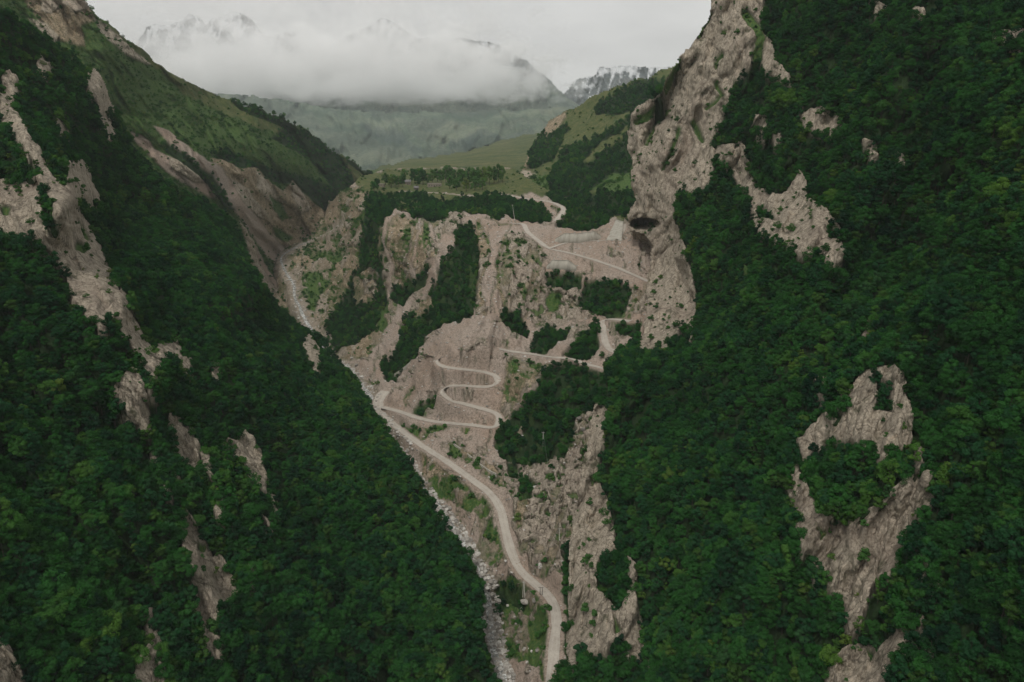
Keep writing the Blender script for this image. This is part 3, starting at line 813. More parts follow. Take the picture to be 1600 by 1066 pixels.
pntD = [('rock', r) for r in rocksD] + [
    ('bush', [(1062, 92), (1045, 135), (1018, 178), (998, 190)], 5.5), ('bush', [(1108, 20), (1090, 50)], 4), ('bush', [(1165, 20), (1190, 55), (1184, 85)], 7),
    ('bush', [(1062, 200), (1048, 235), (1034, 262)], 3.5), ('bush', [(1085, 188), (1098, 214)], 4.5), ('bush', [(1128, 85), (1122, 105)], 3), ('bush', [(1040, 170), (1010, 225)], 2.5), ('bush', [(1120, 130), (1130, 150), (1105, 170)], 3.5),
    ('forest', [(1165, 252), (1200, 248), (1228, 282), (1222, 302), (1188, 290)]), ('forest', [(1180, 322), (1212, 335), (1216, 342), (1185, 338)]), ('forest', [(1294, 352), (1322, 360), (1318, 378), (1298, 372)]),
    ('forest', [(1368, 583), (1390, 596), (1396, 640), (1374, 642)]), ('forest', [(1300, 612), (1320, 640), (1310, 660), (1296, 640)]),
    ('bush', [(1275, 820), (1290, 830), (1285, 845)]), ('bush', [(1335, 795), (1350, 800), (1345, 815)]), ('bush', [(1350, 1010), (1366, 1020), (1360, 1035)]),
    ('bush', [(958, 958), (972, 985), (962, 990)]), ('bush', [(918, 745), (930, 752), (925, 762)]),
    ('bush', [(1160, 402), (1175, 420), (1166, 425)])]
def postD(P, px, py, W):
    # the cave mouth: a deep hollow under an overhanging lip
    x, y = px + 2 * fbm(pad3(px, py), 6, 2), py + 2 * fbm(pad3(px, py), 6, 2, off=4.0)
    e = ((x - 1008) / 25.0) ** 2 + ((y - 352) / np.where(y < 352, 12.0, 9.0)) ** 2
    t = 1 - sstep(e, 0.55, 1.0)
    d = P / np.linalg.norm(P, axis=1, keepdims=True)
    d[:, 2] *= 0.3
    P += d * (34 * t)[:, None]
    e2 = ((x - 1003) / 30.0) ** 2 + ((y - 338) / 14.0) ** 2
    P -= d * (5 * (1 - sstep(e2, 0.3, 1.0)) * (1 - t))[:, None]
    return P
sheet('D', 'right_mountainside', outD, ctlD, 'forest', pntD, 1.7, MAT_NEAR, jit=0.7, relief=[(120, 240, 60, 0.065), (105, 80, 26, 0.028)], rock_amp=2.6, fine_amp=0.6, sink=4.5, seed=4.0, post=postD)

# ---- right far hill
outF = [(1160, 80), (1100, 92), (1050, 106), (1030, 112), (980, 130), (930, 150), (885, 174), (862, 190), (840, 214), (826, 243), (815, 265), (808, 290), (800, 325), (860, 352), (900, 372), (1160, 400)]
ctlF = [(830, 220, 1300), (870, 180, 1350), (1030, 113, 1200), (990, 300, 800), (900, 300, 880), (830, 290, 920), (900, 250, 1020), (1000, 200, 1000), (940, 200, 1120), (860, 345, 760), (900, 365, 700), (990, 350, 680), (1150, 100, 1100), (1150, 380, 640), (810, 320, 860), (930, 150, 1270)]
pntF = [
    ('earth', [(818, 255), (826, 235), (838, 208), (862, 182), (890, 172), (880, 190), (862, 205), (845, 232), (832, 255), (820, 275)]),
    ('forest', [(824, 262), (826, 238), (850, 208), (880, 195), (890, 205), (878, 222), (862, 248), (836, 268)]),
    ('forest', [(925, 165), (965, 140), (1010, 122), (1040, 115), (1040, 150), (1000, 172), (960, 178), (930, 178)]),
    ('forest', [(862, 262), (885, 232), (930, 212), (975, 190), (1000, 165), (1060, 150), (1060, 250), (995, 262), (960, 275), (935, 290), (905, 305), (868, 305), (848, 292)]),
    ('grass', [(935, 222), (985, 196), (990, 202), (950, 232), (915, 252), (905, 250)]),
    ('forest', [(880, 310), (915, 300), (960, 300), (1000, 285), (1000, 325), (960, 338), (905, 355), (868, 345)]),
    ('bush', [(925, 290), (1000, 255), (1000, 290), (955, 302)]),
    ('bush', [(812, 280), (850, 275), (860, 300), (850, 320), (815, 318)]),
    ('rock', [(815, 272), (830, 270), (838, 282), (822, 284)]),
]
sheet('F', 'right_far_hill', outF, ctlF, 'grass', pntF, 2.0, MAT_NEAR, relief=[(140, 120, 26, 0.02)], rock_amp=1.6, fine_amp=0.4, sink=3.2, seed=5.0)

# ---- meadow of the upper valley
outH = [(572, 300), (566, 268), (600, 262), (650, 250), (700, 241), (760, 229), (830, 211), (900, 192), (1150, 170), (1150, 330), (590, 330)]
ctlH = [(700, 275, 1300), (600, 290, 1050), (850, 290, 1100), (700, 260, 1650), (650, 252, 2150), (700, 243, 2500), (830, 212, 2700), (830, 250, 1750), (590, 263, 2000), (1100, 180, 2900), (1100, 300, 1300), (320, 264, 2000), (320, 320, 1100)]
sheet('H', 'upper_valley_meadow', outH, ctlH, 'grass', [
    ('earth', [(600, 268), (680, 264), (680, 267), (600, 272)]), ('bush', [(560, 262), (600, 262), (600, 266), (560, 268)])],
      2.0, MAT_FAR, relief=[(-10, 160, 12, 0.03)], rock_amp=0, fine_amp=0.2, sink=0, seed=6.0)

# ---- green range under the cloud
outI = [(-400, 150), (150, 151), (300, 149), (350, 147), (400, 150), (450, 160), (520, 172), (600, 178), (700, 176), (800, 174), (850, 172), (900, 168), (1000, 165), (1700, 150), (1700, 300), (-400, 300)]
ctlI = [(150, 152, 4600), (340, 150, 4700), (420, 155, 4900), (500, 172, 5100), (600, 178, 5300), (700, 176, 5300), (800, 175, 5200), (900, 172, 5100), (1000, 165, 5100), (450, 200, 4000), (540, 235, 3400), (600, 250, 3100), (650, 243, 3300), (700, 235, 3700), (750, 225, 3900), (850, 205, 4100),
        (640, 205, 4500), (680, 222, 4200), (600, 228, 3800), (560, 190, 4700), (760, 195, 4500), (400, 290, 2600), (700, 290, 2700), (1000, 290, 2700), (-380, 145, 4600), (-380, 290, 2600), (1650, 290, 2700), (1650, 150, 5000)]
sheet('I', 'distant_foothills', outI, ctlI, 'grass', [
    ('bush', [(430, 150), (560, 175), (640, 200), (700, 230), (650, 240), (560, 215), (470, 180)]),
    ('bush', [(690, 215), (740, 190), (800, 200), (850, 195), (850, 210), (760, 222), (700, 236)]),
    ('forest', [(700, 222), (735, 205), (790, 212), (840, 204), (840, 210), (760, 224), (702, 236)]),
    ('forest', [(560, 196), (620, 208), (660, 232), (640, 236), (590, 218)]),
    ('bush', [(600, 178), (800, 175), (900, 170), (850, 190), (700, 190), (640, 190)]),
    ('scree', [(640, 246), (655, 243), (662, 250), (645, 253)]),
], 2.0, MAT_RANGE, jit=1.6, edge_jit=0.8, relief=[(55, 90, 46, 0.16), (120, 60, 24, 0.09), (70, 24, 9, 0.04)], rock_amp=0.3, fine_amp=1.6, sink=0, seed=7.0)

# ---- snow peaks
def alpine(name, outline, ctrl, snow_y, seed, amt=0.0):
    def post(P, px, py, W):
        n = ridged(pad3(px * 1.0 + py * 0.25, py * 0.45, seed), 14, 5, 0.6) + amt
        hgt = np.clip((snow_y - py) / 60.0, -1, 1.2)
        s = sstep(n + 0.75 * hgt, 0.22, 0.50)
        W['snow'][:] = s
        W['rock'][:] = 1.0
        low = sstep(py, 105 if name == 'shrouded_mountain' else 400, 150 if name == 'shrouded_mountain' else 500)
        W['grass'][:] = low
        W['rock'][:] = 1 - low
        return P
    return sheet(name, name, outline, ctrl, 'rock', [], 1.5, MAT_SNOW, jit=1.0, edge_jit=0.6, relief=[(62, 70, 30, 0.05), (115, 50, 18, 0.03), (75, 20, 7, 0.012)], rock_amp=1.3, fine_amp=0.3, sink=0, seed=seed, post=post)
alpine('snow_peaks', [(100, 120), (180, 90), (215, 70), (228, 42), (240, 38), (262, 42), (282, 34), (296, 22), (310, 28), (322, 42), (332, 30), (350, 28), (363, 17), (377, 20), (392, 32), (404, 44), (414, 57), (426, 60), (440, 50), (458, 47), (468, 66), (500, 78), (600, 110), (700, 200), (60, 200)],
       [(240, 40, 9600), (363, 20, 9900), (460, 50, 9700), (350, 100, 9000), (500, 80, 9500), (200, 190, 8200), (400, 190, 8200), (650, 190, 8200), (110, 120, 9300)], 72, 8.0)
alpine('shrouded_mountain', [(180, 190), (250, 150), (300, 142), (350, 128), (400, 115), (470, 90), (540, 60), (580, 38), (600, 28), (625, 42), (650, 62), (700, 60), (760, 66), (790, 78), (812, 90), (822, 94), (838, 108), (856, 124), (870, 140), (885, 153), (930, 175), (1000, 190), (1000, 215), (180, 215)],
       [(600, 32, 8200), (812, 90, 7600), (885, 153, 7300), (700, 70, 8000), (640, 130, 7300), (800, 150, 6900), (540, 160, 6900), (700, 205, 6100), (930, 200, 6700), (480, 200, 6100), (300, 145, 6900), (200, 200, 6100), (640, 170, 6600), (760, 180, 6500), (900, 200, 6100), (400, 120, 7300)], 88, 9.0, -0.1)
alpine('snowy_ridge', [(840, 165), (878, 152), (892, 132), (905, 122), (928, 118), (936, 106), (950, 108), (975, 103), (1000, 104), (1025, 108), (1060, 104), (1120, 118), (1300, 130), (1300, 230), (840, 230)],
       [(900, 128, 9400), (940, 108, 9600), (1025, 108, 9700), (1290, 132, 9700), (850, 220, 8300), (1100, 220, 8300), (1000, 160, 9000), (1290, 220, 8500)], 138, 10.0, 0.05)

print('terrain', round(time.time() - T0, 1))

# ---- base ground far below everything
gm, gt = newmat('base_ground')
gb = NB(gt)
gb.out(gb.mix(gb.noise(gb.n('ShaderNodeNewGeometry').outputs['Position'], 0.01, 5), (0.02, 0.035, 0.015), (0.06, 0.06, 0.03)), 0.95)
me = mesh_from('ground', [(-16000, -4000, -420), (16000, -4000, -420), (16000, 26000, -420), (-16000, 26000, -420)], [(0, 1, 2, 3)], gm)
gr = bpy.data.objects.new('ground', me)
gr['kind'] = 'structure'
C.objects.link(gr)

# ------------------------------------------------------------------ roads and river ribbons
def ribbon(name, lines, mat, lift, kindn='structure', wobble=0.0, nx=6):
    Vs, Fs, off = [], [], 0
    us = []
    for W3, wd in lines:
        T = np.gradient(W3, axis=0)
        T[:, 2] = 0
        T /= np.linalg.norm(T, axis=1, keepdims=True) + 1e-9
        S = np.stack([T[:, 1], -T[:, 0], np.zeros(len(T))], 1)
        n = len(W3)
        wl = wd * (1 + wobble * fbm(W3, 9, 2, off=2.0))
        wr = wd * (1 + wobble * fbm(W3, 9, 2, off=8.0))
        for j in range(nx + 1):
            t = j / nx - 0.5
            wsel = wl if t < 0 else wr
            p = W3 + S * (t * wsel)[:, None]
            p[:, 2] += lift - abs(t) ** 4 * 1.2
            Vs.append(p)
            us.append(np.full(n, t))
        ids = off + np.arange((nx + 1) * n).reshape(nx + 1, n)
        Fs.append(np.stack([ids[:-1, :-1].ravel(), ids[1:, :-1].ravel(), ids[1:, 1:].ravel(), ids[:-1, 1:].ravel()], 1))
        off += (nx + 1) * n
    me = mesh_from(name, np.concatenate(Vs), np.concatenate(Fs), mat, {'across': np.concatenate(us)})
    ob = bpy.data.objects.new(name, me)
    ob['kind'] = kindn
    C.objects.link(ob)
    return ob
rm, rt = newmat('gravel_road')
b = NB(rt)
pos = b.n('ShaderNodeNewGeometry').outputs['Position']
n1 = b.noise(pos, 0.25, 5, 0.6)
n2 = b.noise(pos, 2.5, 4, 0.6)
ac = b.attr('across')
tr = b.math('ABSOLUTE', b.math('SUBTRACT', b.math('ABSOLUTE', ac), 0.2))
col = b.ramp(n1, [(0.3, (0.35, 0.315, 0.27)), (0.7, (0.47, 0.43, 0.37))])
col = b.mix(b.ramp(tr, [(0.02, 0.0), (0.12, 0.35)]), (0.47, 0.42, 0.365), b.mix(0.0, col, col)) if False else b.mix(b.ramp(tr, [(0.03, 0.35), (0.12, 0.0)]), col, (0.5, 0.46, 0.40))
col = b.mix(b.ramp(n2, [(0.35, 0.5), (0.55, 0.0)]), col, (0.24, 0.21, 0.18))
b.out(col, 0.95, n2, 0.5, 0.2, 0.1)
for k in range(len(road_lines)):
    ribbon('road', [road_lines[k]], rm, 0.004 * k, wobble=0.22)

wm, wt = newmat('river_water')
b = NB(wt)
pos = b.n('ShaderNodeNewGeometry').outputs['Position']
n1 = b.noise(pos, 0.5, 6, 0.7, 1.0)
col = b.ramp(n1, [(0.40, (0.10, 0.105, 0.09)), (0.50, (0.28, 0.28, 0.26)), (0.6, (0.66, 0.66, 0.63))])
b.out(col, 0.25, n1, 0.4, 0.3, 0.5)
ribbon('river', [(rv, 3.2)], wm, -0.15, wobble=0.5)

# ------------------------------------------------------------------ trees
def leaf_material(name, lo, mid, hi):
    m, t = newmat(name)
    b = NB(t)
    rnd = b.n('ShaderNodeObjectInfo').outputs['Random']
    pos = b.n('ShaderNodeNewGeometry').outputs['Position']
    loc = b.n('ShaderNodeTexCoord').outputs['Object']
    big = b.noise(pos, 0.018, 4, 0.6)
    a = b.math('ADD', b.math('MULTIPLY', rnd, 0.5), b.math('SUBTRACT', b.math('MULTIPLY', big, 1.1), 0.28))
    c = b.ramp(a, [(0.14, lo), (0.5, mid), (0.68, tuple(v * 1.25 for v in mid)), (0.92, hi)])
    nz_ = b.noise(loc, 3.0, 2)
    c = b.mix(b.ramp(nz_, [(0.35, 0.0), (0.7, 0.5)]), c, b.mix(1.0, c, (1.5, 1.45, 1.3), 'MULTIPLY'))
    bs = b.n('ShaderNodeBsdfDiffuse', {'Color': c})
    tr_ = b.n('ShaderNodeBsdfTranslucent', {'Color': b.mix(1.0, c, (1.0, 1.15, 0.5), 'MULTIPLY')})
    mxs = b.n('ShaderNodeMixShader', {0: 0.22})
    t.links.new(bs.outputs[0], mxs.inputs[1])
    t.links.new(tr_.outputs[0], mxs.inputs[2])
    b.n('ShaderNodeOutputMaterial', {'Surface': mxs.outputs[0]})
    return m
LEAF = leaf_material('broadleaf_foliage', (0.007, 0.029, 0.011), (0.023, 0.084, 0.020), (0.078, 0.160, 0.030))
LEAF_DARK = leaf_material('deep_foliage', (0.006, 0.024, 0.014), (0.015, 0.056, 0.022), (0.036, 0.095, 0.03))
LEAF_OLIVE = leaf_material('olive_foliage', (0.012, 0.036, 0.010), (0.034, 0.078, 0.018), (0.095, 0.15, 0.03))
LEAF_SHRUB = leaf_material('shrub_foliage', (0.012, 0.048, 0.014), (0.04, 0.102, 0.026), (0.115, 0.15, 0.038))
LEAF_POPLAR = leaf_material('pale_foliage', (0.02, 0.06, 0.018), (0.045, 0.11, 0.03), (0.09, 0.15, 0.04))
bkm, bkt = newmat('bark')
b = NB(bkt)
b.out(b.mix(b.noise(b.n('ShaderNodeTexCoord').outputs['Object'], 6.0, 4), (0.03, 0.025, 0.018), (0.07, 0.06, 0.045)), 0.9)

def leaf_cloud(r, n_clump, leaves, size, h0, h1, rad, flat=0.8):
    """crown of leafy clumps: many small bent faces over an irregular dome"""
    V, F = [], []
    cl = []
    for _ in range(n_clump):
        th = r.uniform(0, 2 * math.pi)
        u = r.uniform(-0.55, 1.0)
        rr = math.sqrt(max(0, 1 - u * u)) * rad * r.uniform(0.55, 0.95)
        z = (h0 + h1) / 2 + u * (h1 - h0) / 2 * r.uniform(0.75, 1.0)
        cl.append((rr * math.cos(th), rr * math.sin(th), z, r.uniform(0.26, 0.5) * rad))
    cl.append((0, 0, (h0 + h1) / 2, rad * 0.6))
    for (cx, cy, cz, cr_) in cl:
        for _ in range(leaves):
            d = np.array([r.gauss(0, 1), r.gauss(0, 1), r.gauss(0, 1) * 0.9 + 0.25])
            d /= np.linalg.norm(d) + 1e-9
            rad_ = cr_ * (1.0 - 0.32 * r.random() ** 1.5)
            p = np.array([cx, cy, cz]) + d * np.array([1, 1, flat]) * rad_
            nrm = d + np.array([r.gauss(0, .35), r.gauss(0, .35), r.gauss(0, .35) + .25])
            nrm /= np.linalg.norm(nrm)
            a = np.cross(nrm, (0.3, 0.2, 1.0))
            a /= np.linalg.norm(a) + 1e-9
            c_ = np.cross(nrm, a)
            s = size * r.uniform(0.6, 1.35)
            i = len(V)
            V += [p + a * s, p + c_ * s * 0.8 - nrm * s * 0.2, p - a * s * 0.9, p - c_ * s * 0.8 - nrm * s * 0.25]
            F.append((i, i + 1, i + 2, i + 3))
    return V, F
def trunk_geo(r, h, rad, limbs=4):
    V, F = [], []
    def tube(p0, p1, r0, r1, k=6):
        d = p1 - p0
        d /= np.linalg.norm(d) + 1e-9
        a = np.cross(d, (0.13, 0.9, 0.41)); a /= np.linalg.norm(a)
        c_ = np.cross(d, a)
        i = len(V)
        for p, q in ((p0, r0), (p1, r1)):
            for j in range(k):
                t = 2 * math.pi * j / k
                V.append(p + (a * math.cos(t) + c_ * math.sin(t)) * q)
        for j in range(k):
            F.append((i + j, i + (j + 1) % k, i + k + (j + 1) % k, i + k + j))
    p = np.array([0, 0, -2.5])
    q = np.array([r.uniform(-.2, .2), r.uniform(-.2, .2), h * 0.45])
    tube(p, q, rad, rad * 0.7)
    top = np.array([q[0] + r.uniform(-.3, .3), q[1] + r.uniform(-.3, .3), h * 0.85])
    tube(q, top, rad * 0.7, rad * 0.25)
    for k in range(limbs):
        th = 2 * math.pi * (k + r.random() * .6) / limbs
        s = q + (top - q) * r.uniform(0, 0.5)
        e = s + np.array([math.cos(th) * h * .25, math.sin(th) * h * .25, h * r.uniform(.15, .28)])
        tube(s, e, rad * 0.4, rad * 0.12)
    return V, F
PROTO = []
for k in range(7):
    r = random.Random(100 + k)
    tall = [8.2, 7.0, 9.0, 7.6, 8.6, 6.6, 9.6][k]
    rad = [2.9, 3.3, 2.7, 3.6, 3.0, 2.6, 3.1][k]
    V, F = leaf_cloud(r, [17, 22, 14, 24, 18, 12, 20][k], 125, [0.24, 0.22, 0.26, 0.23, 0.2, 0.26, 0.24][k], tall * 0.02, tall, rad, 0.75)
    LM = [LEAF, LEAF, LEAF_DARK, LEAF, LEAF, LEAF_OLIVE, LEAF_DARK][k]
    crown = mesh_from('crown', V, F, LM)
    V2, F2 = trunk_geo(r, tall, 0.22)
    trunk = mesh_from('trunk', V2, F2, bkm)
    Vj = np.concatenate([np.array(V), np.array(V2)])
    Fj = np.concatenate([np.array(F), np.array(F2) + len(V)])
    j = mesh_from('forest_tree', Vj, Fj, LM)
    j.materials.append(bkm)
    mi = np.zeros(len(Fj), np.int32)
    mi[len(F):] = 1
    j.polygons.foreach_set('material_index', mi)
    PROTO.append((crown, trunk, j, tall))
SHRUB = []
for k in range(4):
    r = random.Random(300 + k)
    V, F = leaf_cloud(r, 7, 70, 0.22, -0.3, 1.9 + 0.4 * k, 1.25 + 0.2 * k, 0.8)
    SHRUB.append(mesh_from('shrub_foliage', V, F, LEAF_SHRUB))

proto_trees = bpy.data.collections.new('forest_tree_kinds')
for i, (c_, t_, j, _) in enumerate(PROTO):
    proto_trees.objects.link(bpy.data.objects.new('forest_tree_kind', j))
proto_shrubs = bpy.data.collections.new('shrub_kinds')
for s in SHRUB:
    proto_shrubs.objects.link(bpy.data.objects.new('shrub_kind', s))

def scatter_points(key, dens_fn, seed):
    S = SHEETS[key]
    V, F = S['V'], S['F']
    a, b_, c_, d = (V[F[:, k]] for k in range(4))
    area = 0.5 * np.linalg.norm(np.cross(c_ - a, d - b_), axis=1)
    nrm = np.cross(c_ - a, d - b_)
    nz_ = np.abs(nrm[:, 2]) / (np.linalg.norm(nrm, axis=1) + 1e-9)
    area_h = area * np.clip(nz_, 0.45, 1.0)         # trees fill the plan area, a little more on steep ground
    W = {k: S['W'][k][F].mean(1) for k in TYPES}
    dens = dens_fn(W, nz_)
    R = np.random.default_rng(seed)
    exp = area_h * dens
    exp = np.minimum(exp, 6)
    cnt = R.poisson(exp)
    f = np.repeat(np.arange(len(F)), cnt)
    if len(f) == 0:
        return np.zeros((0, 3)), f, W
    u, v = R.random(len(f))[:, None], R.random(len(f))[:, None]
    P = (a[f] * (1 - u) + b_[f] * u) * (1 - v) + (d[f] * (1 - u) + c_[f] * u) * v
    return P, f, W
def thin(P, rad, seed, scl=None):
    """drop points closer than rad to an accepted one"""
    R = np.random.default_rng(seed)
    order = R.permutation(len(P))
    grid = {}
    keep = []
    cell = rad
    for i in order:
        x, y, z = P[i]
        cx, cy, cz = int(x // cell), int(y // cell), int(z // cell)
        ok = True
        for a in (-1, 0, 1):
            for b_ in (-1, 0, 1):
                for c_ in (-1, 0, 1):
                    for q in grid.get((cx + a, cy + b_, cz + c_), ()):
                        if (q[0] - x) ** 2 + (q[1] - y) ** 2 + (q[2] - z) ** 2 < rad * rad:
                            ok = False
                            break
                    if not ok: break
                if not ok: break
            if not ok: break
        if ok:
            grid.setdefault((cx, cy, cz), []).append((x, y, z))
            keep.append(i)
    return np.array(keep, int)

def inst_object(name, P, scl, rot, idx, coll, label, category=None, sz=None):
    me = bpy.data.meshes.new(name)
    me.vertices.add(len(P))
    me.vertices.foreach_set('co', np.asarray(P, np.float32).ravel())
    for nm, arr in (('scl', scl), ('rot', rot), ('szz', sz if sz is not None else scl)):
        a = me.attributes.new(nm, 'FLOAT', 'POINT')
        a.data.foreach_set('value', np.asarray(arr, np.float32))
    a = me.attributes.new('kindex', 'INT', 'POINT')
    a.data.foreach_set('value', np.asarray(idx, np.int32))
    me.update()
    ob = bpy.data.objects.new(name, me)
    C.objects.link(ob)
    ob['kind'] = 'stuff'
    ob['label'] = label
    if category:
        ob['category'] = category
    ng = bpy.data.node_groups.new(name + '_scatter', 'GeometryNodeTree')
    ng.interface.new_socket('Geometry', in_out='INPUT', socket_type='NodeSocketGeometry')
    ng.interface.new_socket('Geometry', in_out='OUTPUT', socket_type='NodeSocketGeometry')
    N = ng.nodes.new
    gi, go = N('NodeGroupInput'), N('NodeGroupOutput')
    mp_ = N('GeometryNodeMeshToPoints')
    ci = N('GeometryNodeCollectionInfo')
    ci.inputs['Collection'].default_value = coll
    ci.inputs['Separate Children'].default_value = True
    ci.inputs['Reset Children'].default_value = True
    ip = N('GeometryNodeInstanceOnPoints')
    ip.inputs['Pick Instance'].default_value = True
    def na(nm, dt):
        k = N('GeometryNodeInputNamedAttribute')
        k.data_type = dt
        k.inputs['Name'].default_value = nm
        return [o for o in k.outputs if o.enabled and o.name == 'Attribute'][0]
    cx = N('ShaderNodeCombineXYZ')
    cs = N('ShaderNodeCombineXYZ')
    ng.links.new(na('rot', 'FLOAT'), cx.inputs['Z'])
    s_ = na('scl', 'FLOAT')
    ng.links.new(s_, cs.inputs['X'])
    ng.links.new(s_, cs.inputs['Y'])
    ng.links.new(na('szz', 'FLOAT'), cs.inputs['Z'])
    ng.links.new(gi.outputs[0], mp_.inputs[0])
    ng.links.new(mp_.outputs[0], ip.inputs['Points'])
    ng.links.new(ci.outputs[0], ip.inputs['Instance'])
    ng.links.new(na('kindex', 'INT'), ip.inputs['Instance Index'])
    ng.links.new(cx.outputs[0], ip.inputs['Rotation'])
    ng.links.new(cs.outputs[0], ip.inputs['Scale'])
    ng.links.new(ip.outputs[0], go.inputs[0])
    md = ob.modifiers.new('scatter', 'NODES')
    md.node_group = ng
    return ob

TP, TS = [], []
forest_zone = []
for key, dmul, srange, rad in (('A', 0.24, (0.46, 1.0), 1.85), ('D', 0.24, (0.46, 1.0), 1.85), ('B', 0.06, (0.5, 0.85), 2.4), ('C', 0.085, (0.42, 0.78), 1.9), ('F', 0.06, (0.5, 0.9), 2.4)):
    P, f, W = scatter_points(key, lambda W, nz_: dmul * sstep(W['forest'], 0.35, 0.7), 50 + ord(key))
    # keep only what could be seen from near the camera
    qx, qy, qd = project(P)
    ok = (qx > -260) & (qx < 1860) & (qy > -140) & (qy < 1240)
    P, f = P[ok], f[ok]
    k = thin(P, rad, 3)
    P = P[k]
    R = np.random.default_rng(ord(key))
    s = R.uniform(srange[0], srange[1], len(P)) * (1 + 0.45 * fbm(P, 30, 2))
    TP.append(P)
    TS.append(s)
    forest_zone += [key] * len(P)
TP = np.concatenate(TP)
TS = np.concatenate(TS)
forest_zone = np.array(forest_zone)
TR = rng.random(len(TP)) * 6.28
TK = rng.integers(0, len(PROTO), len(TP))
TZ = TS * rng.uniform(0.85, 1.2, len(TP))
print('trees', len(TP), round(time.time() - T0, 1))
# the 300 trees that show largest become things of their own
cen = TP + np.array([0, 0, 5.0])
qx, qy, qd = project(cen)
inside = (qx > 8) & (qx < 1592) & (qy > 8) & (qy < 1058) & (qd > 20)
size = np.where(inside, TS / qd, 0)
big = np.argsort(-size)[:295]
rest = np.ones(len(TP), bool)
rest[big] = False
inst_object('forest', TP[rest], TS[rest], TR[rest], TK[rest], proto_trees, 'dense dark green broadleaf forest covering the gorge sides', sz=TZ[rest])
def rock_near(x, y):
    cands = [('the pale rock rib at the lower left', 330, 880), ('the low rock slab left of the frame bottom', 230, 1030), ('the broad pale rock face on the right slope', 1350, 850),
             ('the knobbly rock outcrop at the lower right', 1390, 1010), ('the upper rock face of the right slope', 1370, 630), ('the bottom left corner rock', 10, 1030)]
    c_ = min(cands, key=lambda c: (c[1] - x) ** 2 + (c[2] - y) ** 2)
    d = math.hypot(c_[1] - x, c_[2] - y)
    if d < 150:
        side = ('below' if y > c_[2] + 45 else 'above' if y < c_[2] - 45 else 'level with')
        return side + ' ' + c_[0]
    return None
for i in big:
    x, y = qx[i], qy[i]
    k = int(TK[i])
    slope = 'left' if x < 800 else 'right'
    rn = rock_near(x, y)
    if rn is None:
        band = 'near the bottom edge' if y > 950 else ('in the lower part' if y > 750 else ('halfway up' if y > 450 else 'high up'))
        rn = '%s of the %s slope' % (band, slope)
    shape = ['round crowned', 'broad low', 'slim tall', 'wide spreading', 'full crowned', 'small bushy', 'tall uneven'][k]
    root = bpy.data.objects.new('broadleaf_tree', None)
    C.objects.link(root)
    root.location = TP[i]
    root.rotation_euler = (0, 0, TR[i])
    root.scale = (TS[i], TS[i], TZ[i])
    root['label'] = '%s green tree %s' % (shape, rn)
    root['category'] = 'tree'
    root['group'] = 'nearest trees of the forest'
    for nm, me in (('crown', PROTO[k][0]), ('trunk', PROTO[k][1])):
        o = bpy.data.objects.new(nm, me)
        o.parent = root
        C.objects.link(o)

# shrubs
SP, SS = [], []
for key, dm, rad in (('B', 0.10, 1.9), ('C', 0.075, 1.7), ('F', 0.040, 2.3), ('A', 0.10, 1.8), ('D', 0.10, 1.8)):
    def dens(W, nz_, key=key, dm=dm):
        return dm * (sstep(W['bush'], 0.3, 0.7) + 0.10 * W['grass'] * (key != 'C') + 0.05 * W['grass'] + 0.10 * W['earth'] + 0.16 * W['rock'] + (0.006 if key == 'C' else 0.05) * W['scree'])
    P, f, W = scatter_points(key, dens, 90 + ord(key))
    qx2, qy2, _ = project(P)
    ok = (qx2 > -200) & (qx2 < 1800) & (qy2 > -100) & (qy2 < 1180)
    P = P[ok]
    if key == 'C':
        d_, ix_ = nearest_line(P, road_pts)
        P = P[d_ > road_w[ix_] * 0.5 + 1.6]
        d_, _ = nearest_line(P, rv)
        P = P[d_ > 6]
    cl = fbm(P, 14, 3, off=3.0)
    P = P[cl > -0.28]
    k = thin(P, rad, 4)
    P = P[k]
    SP.append(P)
    R = np.random.default_rng(5 + ord(key))
    lo_, hi_ = {'B': (0.7, 1.7), 'C': (0.5, 1.5), 'F': (0.7, 1.8), 'A': (0.6, 1.5), 'D': (0.6, 1.5)}[key]
    SS.append(lo_ * 0.6 + (hi_ - lo_ * 0.6) * R.random(len(P)) ** 1.6)
SP = np.concatenate(SP)
SS = np.concatenate(SS)
inst_object('shrubbery', SP, SS, rng.random(len(SP)) * 6.28, rng.integers(0, len(SHRUB), len(SP)), proto_shrubs, 'low green shrubs scattered over grass, ledges and rock cracks', sz=SS * 0.85)
print('shrubs', len(SP), round(time.time() - T0, 1))

# ------------------------------------------------------------------ stones
def stone_mesh(name, seed, mat, sub=3, flat=0.7, amp=0.35):
    import bmesh
    bm = bmesh.new()
    bmesh.ops.create_icosphere(bm, subdivisions=sub, radius=1.0)
    me = bpy.data.meshes.new(name)
    V = np.array([v.co[:] for v in bm.verts])
    n = fbm(V + seed * 3.7, 1.1, 4, 0.6)
    # planar facets
    R = np.random.default_rng(seed)
    for _ in range(7):
        d = R.normal(size=3); d /= np.linalg.norm(d)
        lim = R.uniform(0.55, 0.85)
        s = V @ d
        ov = s > lim
        V[ov] -= np.outer(s[ov] - lim, d)
    V = V * (1 + amp * n)[:, None]
    V[:, 2] *= flat
    for v, c_ in zip(bm.verts, V):
        v.co = c_
    bm.to_mesh(me)
    bm.free()
    me.materials.append(mat)
    return me
sm, st = newmat('stone')
b = NB(st)
rnd = b.n('ShaderNodeObjectInfo').outputs['Random']
ps = b.n('ShaderNodeNewGeometry').outputs['Position']
c1 = b.ramp(rnd, [(0.0, (0.20, 0.185, 0.165)), (0.5, (0.40, 0.375, 0.335)), (1.0, (0.60, 0.575, 0.53))])
b.out(b.mix(b.ramp(b.noise(ps, 2.0, 4), [(0.35, 0.6), (0.6, 0.0)]), c1, (0.12, 0.11, 0.09)), 0.9)
